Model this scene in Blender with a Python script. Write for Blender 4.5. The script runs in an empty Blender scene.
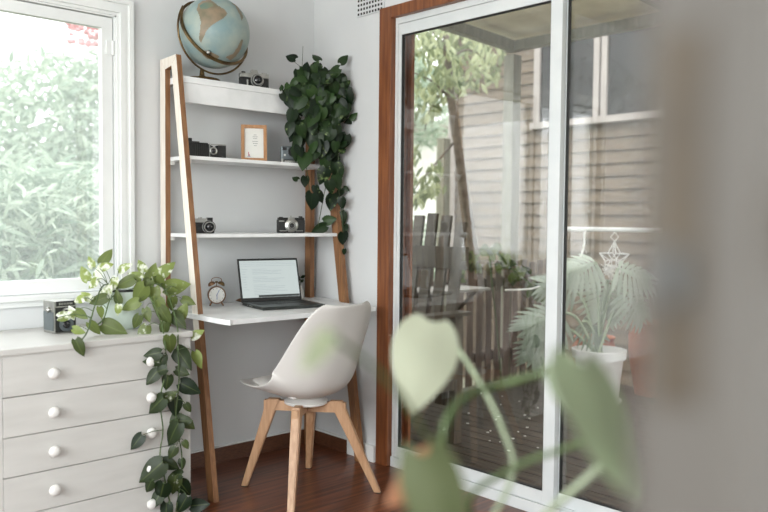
import bpy, bmesh, math, random
from mathutils import Vector, Matrix
random.seed(11)
PI = math.pi
sc = bpy.context.scene
COL = sc.collection
rnd = random.uniform

# ------------------------------------------------------------------ camera
CAM = Vector((-2.5444, -3.2376, 1.15))
RV = Vector((0.72850137, -0.68497885, 0.0094722))
UV_ = Vector((0.02390442, 0.03923712, 0.99894396))
FV = Vector((0.68462715, 0.72750562, -0.04495832))
FPX = 796.6
cd = bpy.data.cameras.new('camera'); cam = bpy.data.objects.new('camera', cd); COL.objects.link(cam)
m = Matrix((RV, UV_, -FV)).transposed().to_4x4(); m.translation = CAM
cam.matrix_world = m
cd.sensor_width = 36; cd.lens = FPX / 768 * 36
cd.clip_start = 0.05; cd.clip_end = 100
cd.dof.use_dof = True; cd.dof.focus_distance = 3.45; cd.dof.aperture_fstop = 1.9
sc.camera = cam

def ray(px, py): return FV + RV * ((px - 384) / FPX) - UV_ * ((py - 256) / FPX)
def on(px, py, ax, v):            # point seen at a pixel, on the plane axis=v
    d = ray(px, py); return CAM + d * ((v - CAM[ax]) / d[ax])
def dep(px, py, d): return CAM + ray(px, py) * d
def depth(p): return (Vector(p) - CAM).dot(FV)

# ------------------------------------------------------------------ render look
sc.view_settings.view_transform = 'Standard'
sc.view_settings.look = 'None'
sc.view_settings.gamma = 1
sc.view_settings.use_curve_mapping = False
sc.view_settings.exposure = 1.12
sc.cycles.use_denoising = True
sc.cycles.max_bounces = 10
sc.cycles.diffuse_bounces = 5
sc.cycles.transparent_max_bounces = 16
sc.cycles.caustics_reflective = False
sc.cycles.caustics_refractive = False
sc.cycles.sample_clamp_indirect = 4

# ------------------------------------------------------------------ materials
def lin(c):
    r = []
    for v in c:
        v /= 255
        r.append(v / 12.92 if v <= .04045 else ((v + .055) / 1.055) ** 2.4)
    return (*r, 1)

def mat(name, col, rough=.5, metal=0, col2=None, scale=8, stretch=(1, 1, 1), bump=0, spec=.5, lo=.35, hi=.65, detail=4, sub=0):
    M = bpy.data.materials.new(name); M.use_nodes = True
    n = M.node_tree.nodes; l = M.node_tree.links
    b = n['Principled BSDF']
    b.inputs['Base Color'].default_value = lin(col)
    b.inputs['Roughness'].default_value = rough
    b.inputs['Metallic'].default_value = metal
    b.inputs['Specular IOR Level'].default_value = spec
    tc = n.new('ShaderNodeTexCoord'); mp = n.new('ShaderNodeMapping'); mp.inputs['Scale'].default_value = stretch
    l.new(tc.outputs['Object'], mp.inputs[0])
    nz = n.new('ShaderNodeTexNoise'); nz.inputs['Scale'].default_value = scale; nz.inputs['Detail'].default_value = detail
    l.new(mp.outputs[0], nz.inputs['Vector'])
    cr = n.new('ShaderNodeValToRGB'); l.new(nz.outputs[0], cr.inputs[0])
    cr.color_ramp.elements[0].position = lo; cr.color_ramp.elements[1].position = hi
    cr.color_ramp.elements[0].color = lin(col)
    cr.color_ramp.elements[1].color = lin(col2) if col2 else lin([max(0, c * .95) for c in col])
    l.new(cr.outputs[0], b.inputs['Base Color'])
    if bump:
        bp = n.new('ShaderNodeBump'); bp.inputs['Strength'].default_value = bump; bp.inputs['Distance'].default_value = .01
        l.new(nz.outputs[0], bp.inputs['Height']); l.new(bp.outputs[0], b.inputs['Normal'])
    return M

def floor_mat(name, c1, c2, c3, rough, bw, bh, rot=0):
    M = mat(name, c1, rough, col2=c2, scale=3, stretch=(1, 14, 1))
    n = M.node_tree.nodes; l = M.node_tree.links; b = n['Principled BSDF']
    cr = [x for x in n if x.type == 'VALTORGB'][0]; mp = [x for x in n if x.type == 'MAPPING'][0]
    mp.inputs['Rotation'].default_value = (0, 0, rot)
    tc = [x for x in n if x.type == 'TEX_COORD'][0]
    m2 = n.new('ShaderNodeMapping'); m2.inputs['Rotation'].default_value = (0, 0, rot); l.new(tc.outputs['Object'], m2.inputs[0])
    br = n.new('ShaderNodeTexBrick'); l.new(m2.outputs[0], br.inputs['Vector'])
    br.inputs['Scale'].default_value = 1; br.inputs['Brick Width'].default_value = bw; br.inputs['Row Height'].default_value = bh
    br.inputs['Mortar Size'].default_value = .002; br.inputs['Color1'].default_value = (.75, .75, .75, 1); br.inputs['Color2'].default_value = (1.25, 1.2, 1.15, 1)
    br.inputs['Mortar'].default_value = (.2, .2, .2, 1)
    mx = n.new('ShaderNodeMix'); mx.data_type = 'RGBA'; mx.blend_type = 'MULTIPLY'; mx.inputs[0].default_value = 1
    l.new(cr.outputs[0], mx.inputs[6]); l.new(br.outputs[0], mx.inputs[7]); l.new(mx.outputs[2], b.inputs['Base Color'])
    return M

def glass_mat(name, haze=0.0, haze_col=(225, 232, 230)):
    M = bpy.data.materials.new(name); M.use_nodes = True
    n = M.node_tree.nodes; l = M.node_tree.links; n.clear()
    out = n.new('ShaderNodeOutputMaterial'); tr = n.new('ShaderNodeBsdfTransparent'); gl = n.new('ShaderNodeBsdfGlossy')
    gl.inputs['Roughness'].default_value = 0.0; lw = n.new('ShaderNodeLayerWeight'); lw.inputs[0].default_value = .5
    pw_ = n.new('ShaderNodeMath'); pw_.operation = 'POWER'; pw_.inputs[1].default_value = 4.5; l.new(lw.outputs['Facing'], pw_.inputs[0])
    fr = n.new('ShaderNodeMapRange'); fr.inputs[3].default_value = .09; fr.inputs[4].default_value = .9; l.new(pw_.outputs[0], fr.inputs[0])
    mx = n.new('ShaderNodeMixShader'); l.new(fr.outputs[0], mx.inputs[0]); l.new(tr.outputs[0], mx.inputs[1]); l.new(gl.outputs[0], mx.inputs[2])
    last = mx
    if haze:  # translucent veil imitates the washed-out haze of the window view
        tc = n.new('ShaderNodeTexCoord'); nz = n.new('ShaderNodeTexNoise'); nz.inputs['Scale'].default_value = 2.5; l.new(tc.outputs['Object'], nz.inputs['Vector'])
        mr = n.new('ShaderNodeMapRange'); mr.inputs[3].default_value = haze * .8; mr.inputs[4].default_value = haze * 1.2; l.new(nz.outputs[0], mr.inputs[0])
        tl = n.new('ShaderNodeBsdfTranslucent'); tl.inputs[0].default_value = lin(haze_col)
        m2 = n.new('ShaderNodeMixShader'); l.new(mr.outputs[0], m2.inputs[0]); l.new(mx.outputs[0], m2.inputs[1]); l.new(tl.outputs[0], m2.inputs[2]); last = m2
    l.new(last.outputs[0], out.inputs[0])
    return M

def leaf_mat(name, dark, light, cream, rough=.4, trans=.25, vein=.5, spec=.4):
    # the mesh attribute 'tone' holds (lightness of this leaf, how variegated it is, across 0..1)
    M = bpy.data.materials.new(name); M.use_nodes = True
    n = M.node_tree.nodes; l = M.node_tree.links
    b = n['Principled BSDF']; b.inputs['Roughness'].default_value = rough; b.inputs['Specular IOR Level'].default_value = spec
    at = n.new('ShaderNodeAttribute'); at.attribute_name = 'tone'
    sp = n.new('ShaderNodeSeparateColor'); l.new(at.outputs['Color'], sp.inputs[0])
    m1 = n.new('ShaderNodeMix'); m1.data_type = 'RGBA'; m1.inputs[6].default_value = lin(dark); m1.inputs[7].default_value = lin(light)
    l.new(sp.outputs[0], m1.inputs[0])
    tc = n.new('ShaderNodeTexCoord'); nz = n.new('ShaderNodeTexNoise'); nz.inputs['Scale'].default_value = 45; nz.inputs['Detail'].default_value = 3
    l.new(tc.outputs['Object'], nz.inputs['Vector'])
    th = n.new('ShaderNodeMath'); th.operation = 'ADD'; l.new(nz.outputs[0], th.inputs[0]); l.new(sp.outputs[1], th.inputs[1])
    mr = n.new('ShaderNodeMapRange'); mr.inputs[1].default_value = .95; mr.inputs[2].default_value = 1.1; l.new(th.outputs[0], mr.inputs[0])
    m2 = n.new('ShaderNodeMix'); m2.data_type = 'RGBA'; l.new(mr.outputs[0], m2.inputs[0]); l.new(m1.outputs[2], m2.inputs[6]); m2.inputs[7].default_value = lin(cream)
    # pale midrib
    ab = n.new('ShaderNodeMapRange'); l.new(sp.outputs[2], ab.inputs[0]); ab.inputs[1].default_value = .0; ab.inputs[2].default_value = .1; ab.inputs[3].default_value = vein * .5; ab.inputs[4].default_value = 0
    m3 = n.new('ShaderNodeMix'); m3.data_type = 'RGBA'; l.new(ab.outputs[0], m3.inputs[0]); l.new(m2.outputs[2], m3.inputs[6]); m3.inputs[7].default_value = lin(light)
    l.new(m3.outputs[2], b.inputs['Base Color'])
    tl = n.new('ShaderNodeBsdfTranslucent'); l.new(m3.outputs[2], tl.inputs[0])
    mx = n.new('ShaderNodeMixShader'); mx.inputs[0].default_value = trans
    l.new(b.outputs[0], mx.inputs[1]); l.new(tl.outputs[0], mx.inputs[2]); l.new(mx.outputs[0], n['Material Output'].inputs[0])
    return M

def emit(name, col, s):
    M = bpy.data.materials.new(name); M.use_nodes = True
    n = M.node_tree.nodes; b = n['Principled BSDF']
    b.inputs['Base Color'].default_value = (.02, .02, .02, 1); b.inputs['Roughness'].default_value = .3
    b.inputs['Emission Color'].default_value = lin(col); b.inputs['Emission Strength'].default_value = s
    return M

W = dict(
    wall=mat('wall paint', (214, 216, 216), .75, col2=(209, 211, 212), scale=3, bump=.02),
    ceil=mat('ceiling paint', (236, 236, 232), .8),
    trim=mat('white trim paint', (232, 234, 232), .4, col2=(225, 228, 227), scale=5),
    dresser=mat('white furniture paint', (198, 197, 193), .45, col2=(190, 189, 185), scale=4, stretch=(1, 1, 6)),
    shelf=mat('white laminate', (242, 243, 243), .4, col2=(226, 228, 228)),
    floor=floor_mat('red brown floorboards', (118, 70, 46), (72, 40, 26), None, .28, 1.9, .13),
    skirt=mat('stained skirting', (104, 66, 44), .4, col2=(78, 48, 32), scale=4, stretch=(12, 12, 60)),
    oak=mat('warm ladder wood', (148, 106, 70), .5, col2=(122, 84, 54), scale=5, stretch=(18, 18, 1.5)),
    palewood=mat('pale wood face', (232, 226, 216), .5, col2=(222, 212, 200), scale=5, stretch=(18, 18, 1.5)),
    cedar=mat('orange brown door timber', (136, 82, 46), .4, col2=(106, 60, 34), scale=4, stretch=(16, 16, 1)),
    alu=mat('white aluminium', (222, 226, 226), .35, col2=(214, 219, 220)),
    seal=mat('black rubber seal', (24, 24, 24), .6),
    glass=glass_mat('door glass'), hazed=glass_mat('dusty window glass', .12),
    chair=mat('white moulded plastic', (214, 212, 208), .35, col2=(211, 209, 205)),
    beech=mat('pale beech wood', (192, 154, 120), .45, col2=(172, 132, 98), scale=5, stretch=(14, 14, 1.5)),
    black=mat('black plastic', (22, 23, 22), .4, col2=(32, 33, 31), scale=20),
    leather=mat('black leatherette', (20, 21, 20), .6, col2=(34, 34, 33), scale=160, bump=.3),
    chrome=mat('brushed chrome', (188, 188, 184), .3, 1, col2=(165, 165, 160), scale=30),
    lensg=mat('dark lens glass', (14, 16, 22), .06, spec=.9),
    grey=mat('grey metal', (110, 118, 120), .4, .5, col2=(95, 103, 106)),
    brass=mat('aged brass', (122, 100, 66), .35, .8, col2=(80, 64, 42), scale=18),
    copper=mat('copper', (158, 124, 98), .3, .9, col2=(132, 100, 76), scale=18),
    white=mat('white enamel', (230, 229, 225), .35),
    paper=mat('white paper', (232, 232, 226), .8),
    ink=mat('grey ink', (150, 150, 148), .8), pink=mat('pink ink', (190, 120, 130), .8), blue=mat('blue ink', (120, 140, 180), .8),
    frame=mat('light oak frame', (186, 140, 98), .5, col2=(166, 120, 80), scale=6, stretch=(10, 10, 2)),
    mint=mat('pale mint ceramic', (208, 220, 212), .35, col2=(200, 214, 206)),
    soil=mat('potting soil', (52, 40, 30), .95, col2=(34, 26, 20), scale=60, bump=.5),
    terra=mat('terracotta', (178, 112, 80), .8, col2=(158, 94, 66), scale=12, bump=.1),
    ocean=mat('globe ocean', (128, 152, 154), .45, col2=(164, 174, 164), scale=11, detail=9, lo=.38, hi=.7),
    land=mat('globe land', (146, 128, 106), .5, col2=(118, 112, 92), scale=22, detail=6),
    landg=mat('globe green land', (96, 122, 112), .5, col2=(128, 130, 104), scale=22),
    screen=emit('laptop screen', (203, 214, 212), .42), scrtext=emit('screen text', (176, 188, 190), .42), scrbar=emit('taskbar', (52, 62, 62), .2),
    laptop=mat('dark grey laptop shell', (44, 48, 46), .35, .3, col2=(54, 58, 55)),
    deck=mat('weathered deck boards', (84, 77, 64), .8, col2=(48, 44, 37), scale=6, stretch=(14, 1.2, 1), bump=.2),
    fence=mat('weathered fence pickets', (118, 102, 90), .8, col2=(86, 73, 64), scale=6, stretch=(14, 14, 1.2), bump=.2),
    dchair=mat('dark deck chair timber', (92, 84, 70), .6, col2=(70, 63, 52), scale=6, stretch=(10, 10, 1.5)),
    clad=mat('painted weatherboard', (106, 92, 74), .75, col2=(88, 76, 61), scale=4, stretch=(1, 1, 8)),
    post=mat('grey green veranda timber', (128, 126, 110), .7, col2=(108, 106, 92), scale=5, stretch=(8, 8, 1)),
    soffit=mat('stained veranda ceiling', (244, 234, 212), .8, col2=(176, 158, 128), scale=2.2, lo=.4, hi=.8),
    wframe=mat('pinkish white window frame', (158, 150, 144), .6),
    darkglass=mat('dark window glass', (14, 16, 14), .08, spec=.25),
    bark=mat('grey bark', (112, 102, 90), .9, col2=(80, 72, 62), scale=14, bump=.4),
    grass=mat('dry lawn', (148, 148, 130), .9, col2=(122, 124, 104), scale=6),
    stem=mat('green stem', (62, 80, 42), .5, col2=(84, 104, 60)), palestem=mat('pale green stem', (156, 168, 142), .45, col2=(140, 154, 124)),
    darkstem=mat('dark green stem', (62, 74, 40), .5),
    pothos=leaf_mat('marbled pothos leaf', (22, 40, 20), (146, 162, 88), (236, 240, 226), rough=.45),
    shelfleaf=leaf_mat('dark pothos leaf', (15, 32, 16), (58, 84, 42), (128, 148, 92), rough=.42, trans=.1, spec=.3),
    fore=leaf_mat('pale foreground leaf', (112, 134, 80), (200, 206, 184), (226, 232, 206), trans=.4, vein=.2),
    foredark=leaf_mat('grey green foreground leaf', (88, 106, 72), (158, 172, 142), (200, 210, 190), trans=.35, vein=.2),
    foreolive=leaf_mat('olive foreground leaf', (66, 76, 46), (120, 128, 92), (200, 210, 190), trans=.35, vein=.2),
    foredry=leaf_mat('leaf with dried edge', (180, 130, 96), (206, 150, 120), (226, 180, 150), trans=.3),
    bush=leaf_mat('pale bush leaf', (92, 116, 92), (186, 198, 176), (236, 240, 230), rough=.5, trans=.35),  # leaf colours paled to imitate haze over the garden foliage
    tree=leaf_mat('yellow green tree leaf', (96, 108, 74), (184, 190, 150), (215, 222, 180), trans=.4),
    blossom=mat('pink blossom', (206, 138, 142), .7), philo=leaf_mat('split leaf', (74, 92, 66), (186, 196, 178), (215, 226, 205), trans=.3),
    pale=mat('pale rendered wall', (214, 214, 206), .8), concrete=mat('concrete', (150, 146, 138), .9),
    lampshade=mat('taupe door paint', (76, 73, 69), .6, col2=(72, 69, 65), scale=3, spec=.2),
    gold=mat('worn brass plate', (58, 49, 36), .6, .3, col2=(46, 38, 26), scale=25),
    petal=mat('white petal', (236, 234, 226), .7), rope=mat('white cotton cord', (232, 230, 222), .8),
)

# ------------------------------------------------------------------ objects
def tag(o, label=None, cat=None, group=None, kind=None):
    if label: o['label'] = label
    if cat: o['category'] = cat
    if group: o['group'] = group
    if kind: o['kind'] = kind
    return o
def thing(name, label, cat, loc=(0, 0, 0), rotz=0, group=None, kind=None):
    o = bpy.data.objects.new(name, None); COL.objects.link(o)
    o.location = loc; o.rotation_euler = (0, 0, rotz); o.empty_display_size = .05
    return tag(o, label, cat, group, kind)
def xf(p): return Matrix.Translation(p.location) @ p.rotation_euler.to_matrix().to_4x4()
def obj(name, bm, M, parent=None, world=False, smooth=False, angle=None, local=True):
    me = bpy.data.meshes.new(name)
    if parent is not None and world:
        r = parent
        mt = Matrix.Identity(4)
        while r is not None: mt = xf(r) @ mt; r = r.parent
        bm.transform(mt.inverted())
    bmesh.ops.recalc_face_normals(bm, faces=bm.faces) if not bm.loops.layers.float_color else None
    bm.to_mesh(me); bm.free()
    if smooth:
        for p in me.polygons: p.use_smooth = True
        if angle: me.set_sharp_from_angle(angle=math.radians(angle))
    o = bpy.data.objects.new(name, me); COL.objects.link(o)
    me.materials.append(W[M] if isinstance(M, str) else M)
    if parent is not None: o.parent = parent
    return o
def NB(): return bmesh.new()
def box(bm, x0, x1, y0, y1, z0, z1, bev=0, mt=None):
    r = bmesh.ops.create_cube(bm, size=1)
    vs = r['verts']
    T = Matrix.Translation(((x0 + x1) / 2, (y0 + y1) / 2, (z0 + z1) / 2)) @ Matrix.Diagonal((abs(x1 - x0), abs(y1 - y0), abs(z1 - z0), 1))
    bmesh.ops.transform(bm, matrix=T, verts=vs)
    if bev:
        es = list({e for v in vs for e in v.link_edges})
        rr = bmesh.ops.bevel(bm, geom=es, offset=bev, segments=2, affect='EDGES', profile=.6)
        vs = list({v for f in rr['faces'] for v in f.verts} | {v for v in vs if v.is_valid})
    if mt is not None: bmesh.ops.transform(bm, matrix=mt, verts=[v for v in vs if v.is_valid])
    return vs
def frame_from(d, up=Vector((0, 0, 1))):
    d = d.normalized()
    if abs(d.dot(up)) > .98: up = Vector((0, 1, 0))
    a = up.cross(d).normalized(); b = d.cross(a)
    return a, b
def beam(bm, p0, p1, w0, h0, w1=None, h1=None, up=Vector((0, 0, 1))):   # rectangular bar that may taper
    p0, p1 = Vector(p0), Vector(p1); w1 = w0 if w1 is None else w1; h1 = h0 if h1 is None else h1
    a, b = frame_from(p1 - p0, up)
    vs = []
    for p, w, h in ((p0, w0, h0), (p1, w1, h1)):
        for s, t in ((-1, -1), (1, -1), (1, 1), (-1, 1)): vs.append(bm.verts.new(p + a * w / 2 * s + b * h / 2 * t))
    for f in ((0, 1, 2, 3), (7, 6, 5, 4), (0, 4, 5, 1), (1, 5, 6, 2), (2, 6, 7, 3), (3, 7, 4, 0)): bm.faces.new([vs[i] for i in f])
def tube(bm, pts, r, n=8, r1=None):
    pts = [Vector(p) for p in pts]; rings = []
    for i, p in enumerate(pts):
        d = (pts[min(i + 1, len(pts) - 1)] - pts[max(i - 1, 0)])
        a, b = frame_from(d); t = i / max(1, len(pts) - 1)
        rr = r if r1 is None else r + (r1 - r) * t
        rings.append([bm.verts.new(p + (a * math.cos(2 * PI * k / n) + b * math.sin(2 * PI * k / n)) * rr) for k in range(n)])
    for A, B in zip(rings, rings[1:]):
        for k in range(n): bm.faces.new((A[k], A[(k + 1) % n], B[(k + 1) % n], B[k]))
    bm.faces.new(rings[0][::-1]); bm.faces.new(rings[-1])
def smoothpts(pts, k=6):
    pts = [Vector(p) for p in pts]; out = []
    for i in range(len(pts) - 1):
        p0, p1, p2, p3 = pts[max(i - 1, 0)], pts[i], pts[i + 1], pts[min(i + 2, len(pts) - 1)]
        for j in range(k):
            t = j / k
            out.append(.5 * ((2 * p1) + (p2 - p0) * t + (2 * p0 - 5 * p1 + 4 * p2 - p3) * t * t + (3 * p1 - 3 * p2 + p3 - p0) * t ** 3))
    out.append(pts[-1]); return out
def lathe(bm, prof, c=(0, 0, 0), n=28, axis='z', cap=True):
    c = Vector(c); rings = []
    for r, h in prof:
        ring = []
        for k in range(n):
            a = 2 * PI * k / n; u, v = r * math.cos(a), r * math.sin(a)
            p = {'z': (u, v, h), 'y': (u, h, v), 'x': (h, u, v)}[axis]
            ring.append(bm.verts.new(c + Vector(p)))
        rings.append(ring)
    for A, B in zip(rings, rings[1:]):
        for k in range(n): bm.faces.new((A[k], A[(k + 1) % n], B[(k + 1) % n], B[k]))
    if cap:
        bm.faces.new(rings[0][::-1]); bm.faces.new(rings[-1])
def ball(bm, c, r, sc_=(1, 1, 1), u=16, v=10):
    bmesh.ops.create_uvsphere(bm, u_segments=u, v_segments=v, radius=r, matrix=Matrix.Translation(c) @ Matrix.Diagonal((*sc_, 1)))

# leaves ------------------------------------------------------------
HEART = [(0, .42), (.06, .72), (.16, .94), (.3, 1), (.45, .93), (.6, .76), (.75, .52), (.88, .26), (1, .0)]
OVAL = [(0, .08), (.12, .5), (.28, .85), (.45, 1), (.62, .9), (.78, .62), (.9, .32), (1, 0)]
LANCE = [(0, .1), (.3, .9), (.6, .8), (1, 0)]
def leaf(bm, base, tip, nrm, L, Wd, prof=HEART, notch=.13, fold=.18, droop=.2, tone=.5, var=0, wav=0):
    lay = bm.loops.layers.float_color.get('tone') or bm.loops.layers.float_color.new('tone')
    base = Vector(base); t = Vector(tip).normalized(); n = Vector(nrm)
    n = (n - t * n.dot(t)).normalized(); s = t.cross(n)
    cols = (-1, -.5, 0, .5, 1) if len(prof) > 4 else (-1, 0, 1)
    rows = []
    ph = rnd(0, 6)
    for (u, w) in prof:
        row = []
        for c in cols:
            x = L * (u - notch * c * c * (1 - u) ** 5)
            y = Wd / 2 * w * c
            z = -droop * L * u * u - fold * abs(y) * (1 if len(prof) > 4 else 0) + (wav * L * math.sin(ph + u * 9 + c * 2) * abs(c))
            row.append(bm.verts.new(base + t * x + s * y + n * z))
        rows.append(row)
    for i in range(len(rows) - 1):
        for j in range(len(cols) - 1):
            q = (rows[i][j], rows[i][j + 1], rows[i + 1][j + 1], rows[i + 1][j])
            f = bm.faces.new(q); f.smooth = True
            cc = (abs(cols[j]), abs(cols[j + 1]), abs(cols[j + 1]), abs(cols[j]))
            for lp, cv in zip(f.loops, cc): lp[lay] = (tone, var, cv, 1)
def img_leaf(bm, P, Lpx, ang, tone, var=0, wr=.72, tilt=.35, centre=True, prof=HEART, **k):
    """leaf placed round point P, its length given in image pixels at that depth, its tip along an image angle"""
    L = Lpx * depth(P) / FPX; a = math.radians(ang)
    t = (RV * math.cos(a) + UV_ * math.sin(a) + FV * rnd(-tilt, tilt)).normalized()
    n = (-FV + RV * rnd(-tilt, tilt) + UV_ * rnd(-tilt * .3, tilt * 1.3)).normalized()
    b = P - t * L * .5 if centre else P
    leaf(bm, b, t, n, L * 1.08, L * wr * 1.08, tone=tone, var=var, prof=prof, **k)
    return b

def setting(name, bm, M, smooth=False): return tag(obj(name, bm, M, smooth=smooth), kind='structure')

# ================================================================== ROOM
XL, YF, H = -4.6, -5.4, 2.62
b = NB(); box(b, XL, .12, YF, .12, -.12, 0); setting('floor', b, 'floor')
b = NB(); box(b, XL - .12, .12, YF - .12, .12, H, H + .12); setting('ceiling', b, 'ceil')
WX0, WX1, WZ0, WZ1 = -2.56, -1.053, .842, 1.994      # window opening in the back wall
b = NB()
box(b, XL, WX0, 0, .12, 0, H); box(b, WX1, .12, 0, .12, 0, H); box(b, WX0, WX1, 0, .12, 0, WZ0); box(b, WX0, WX1, 0, .12, WZ1, H)
setting('wall_back', b, 'wall')
DY0, DY1, DZ = -2.93, -.50, 2.125
b = NB()
box(b, 0, .12, DY1, 0, 0, H); box(b, 0, .12, YF, DY0, 0, H); box(b, 0, .12, DY0, DY1, DZ, H)
setting('wall_right', b, 'wall')
b = NB()
box(b, XL - .12, XL, YF, -4.5, 0, H); box(b, XL - .12, XL, -.9, .12, 0, H); box(b, XL - .12, XL, -4.5, -.9, 0, .5); box(b, XL - .12, XL, -4.5, -.9, 2.3, H)
setting('wall_left', b, 'wall')
b = NB()
box(b, XL, -4.3, YF - .12, YF, 0, H); box(b, -.9, .12, YF - .12, YF, 0, H); box(b, -4.3, -.9, YF - .12, YF, 0, .4); box(b, -4.3, -.9, YF - .12, YF, 2.35, H)
setting('wall_front', b, 'wall')
# baseboards
b = NB(); box(b, XL, 0, -.014, 0, 0, .074); setting('baseboard_back', b, 'skirt')
b = NB(); box(b, XL, 0, -.016, 0, .074, .079); setting('trim_1', b, 'trim')
b = NB(); box(b, -.016, 0, -.30, 0, 0, .068); setting('baseboard_right', b, 'skirt')
b = NB(); box(b, -.018, 0, -.30, -.0, .068, .076); box(b, -.02, 0, -.495, -.30, 0, .078, .003); setting('trim_2', b, 'trim')

# ---- window
win = thing('window_1', None, None, (-1.8, 0, 1.4), kind='structure')
b = NB()
for k, (o0, o1, th) in enumerate(((-.067, -.05, .024), (-.05, -.034, .014), (-.034, -.012, .018), (-.012, 0.0, .008))):
    x0, x1, z0, z1 = WX0 + o0, WX1 - o0, WZ0 + o0, WZ1 - o0
    xi0, xi1, zi0, zi1 = WX0 + o1, WX1 - o1, WZ0 + o1, WZ1 - o1
    box(b, x0, xi0, -th, 0, z0 if k else zi0, z1); box(b, xi1, x1, -th, 0, z0 if k else zi0, z1); box(b, xi0, xi1, -th, 0, zi1, z1)
obj('casing', b, 'trim', win, world=True)
b = NB()
box(b, WX0 - .07, WX1 + .067, -.035, .11, WZ0 - .022, WZ0, .003); box(b, WX0 - .05, WX1 + .05, -.016, 0, WZ0 - .045, WZ0 - .022)
obj('window_sill', b, 'trim', win, world=True)
b = NB()
box(b, WX1 - .006, WX1, .0, .11, WZ0, WZ1); box(b, WX0, WX0 + .006, 0, .11, WZ0, WZ1); box(b, WX0, WX1, 0, .11, WZ1 - .006, WZ1)
obj('window_frame', b, 'trim', win, world=True)
xm = -1.85
def sash(x0, x1):
    b = NB(); y0, y1 = .012, .045
    box(b, x0, x0 + .045, y0, y1, WZ0 + .004, WZ1 - .01); box(b, x1 - .045, x1, y0, y1, WZ0 + .004, WZ1 - .01)
    box(b, x0 + .045, x1 - .045, y0, y1, WZ0 + .004, WZ0 + .056); box(b, x0 + .045, x1 - .045, y0, y1, WZ1 - .055, WZ1 - .01)
    s = obj('sash', b, 'trim', win, world=True)
    b = NB(); box(b, x0 + .04, x1 - .04, .026, .030, WZ0 + .05, WZ1 - .05); g = obj('pane', b, 'hazed', s, world=True)
    return s
sash(xm + .02, WX1 - .012); sash(WX0 + .012, xm - .02)
b = NB(); box(b, xm - .018, xm + .018, 0, .1, WZ0, WZ1 - .006); obj('mullion', b, 'trim', win, world=True)
b = NB(); tube(b, [(WX1 - .012, .004, 1.83), (WX1 - .012, .004, 1.89)], .006, 10); box(b, WX1 - .04, WX1 - .012, .004, .013, 1.832, 1.888); obj('hinge', b, 'trim', win, world=True)

# ---- sliding door
door = thing('door_1', None, None, (0.05, -1.7, 0), kind='structure')
b = NB()
box(b, -.012, .10, -.578, -.500, 0, DZ, .003); box(b, -.012, .10, DY0, -.578, DZ - .052, DZ, .003); box(b, -.012, .10, DY0, DY0 + .04, 0, DZ - .052)
obj('door_frame', b, 'cedar', door, world=True)
b = NB(); box(b, .101, .119, -.602, -.50, 0, DZ - .05); obj('outer_jamb', b, 'cedar', door, world=True)
b = NB()
box(b, .018, .062, -.596, -.579, 0.0, 2.075); box(b, .018, .062, DY0 + .04, -.596, 2.045, 2.075)
box(b, .010, .075, DY0 + .04, -.579, .0, .03); box(b, .010, .016, DY0 + .04, -.579, .03, .045); box(b, .048, .054, DY0 + .04, -.579, .03, .045)
obj('track', b, 'alu', door, world=True)
def panel(y1, y0, x0, x1, st=.05, en=.05):
    b = NB(); z0, z1 = .046, 2.043
    box(b, x0, x1, y1 - st, y1, z0, z1, .002); box(b, x0, x1, y0, y0 + en, z0, z1, .002)
    box(b, x0, x1, y0 + en, y1 - st, z0, z0 + .05, .002); box(b, x0, x1, y0 + en, y1 - st, z1 - .05, z1, .002)
    p = obj('door_panel', b, 'alu', door, world=True)
    b = NB(); xm_ = (x0 + x1) / 2; g = .004
    box(b, xm_ - .008, xm_ + .008, y1 - st - g, y1 - st, z0 + .05, z1 - .05); box(b, xm_ - .008, xm_ + .008, y0 + en, y0 + en + g, z0 + .05, z1 - .05)
    box(b, xm_ - .008, xm_ + .008, y0 + en, y1 - st, z0 + .05, z0 + .05 + g); box(b, xm_ - .008, xm_ + .008, y0 + en, y1 - st, z1 - .05 - g, z1 - .05)
    obj('seal', b, 'seal', p, world=True)
    b = NB(); box(b, xm_ - .002, xm_ + .002, y0 + en - .005, y1 - st + .005, z0 + .045, z1 - .045); obj('pane', b, 'glass', p, world=True)
panel(-.598, -1.482, .018, .045, .018, .052); panel(-1.462, DY0 + .042, .050, .072, .022, .05)

# ---- wall vent
v = thing('wall_vent', 'small white perforated air vent high on the right wall above the timber door frame', 'vent', (-.004, -.43, 2.19))
b = NB(); box(b, -.004, .004, -.095, .095, -.075, .075, .001); obj('vent_plate', b, 'wall', v)
b = NB()
for i in range(9):
    for j in range(7):
        y = -.08 + i * .02; z = -.064 + j * .021
        box(b, -.0052, -.0036, y - .0055, y + .0055, z - .0055, z + .0055)
obj('vent_holes', b, 'black', v)

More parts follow.
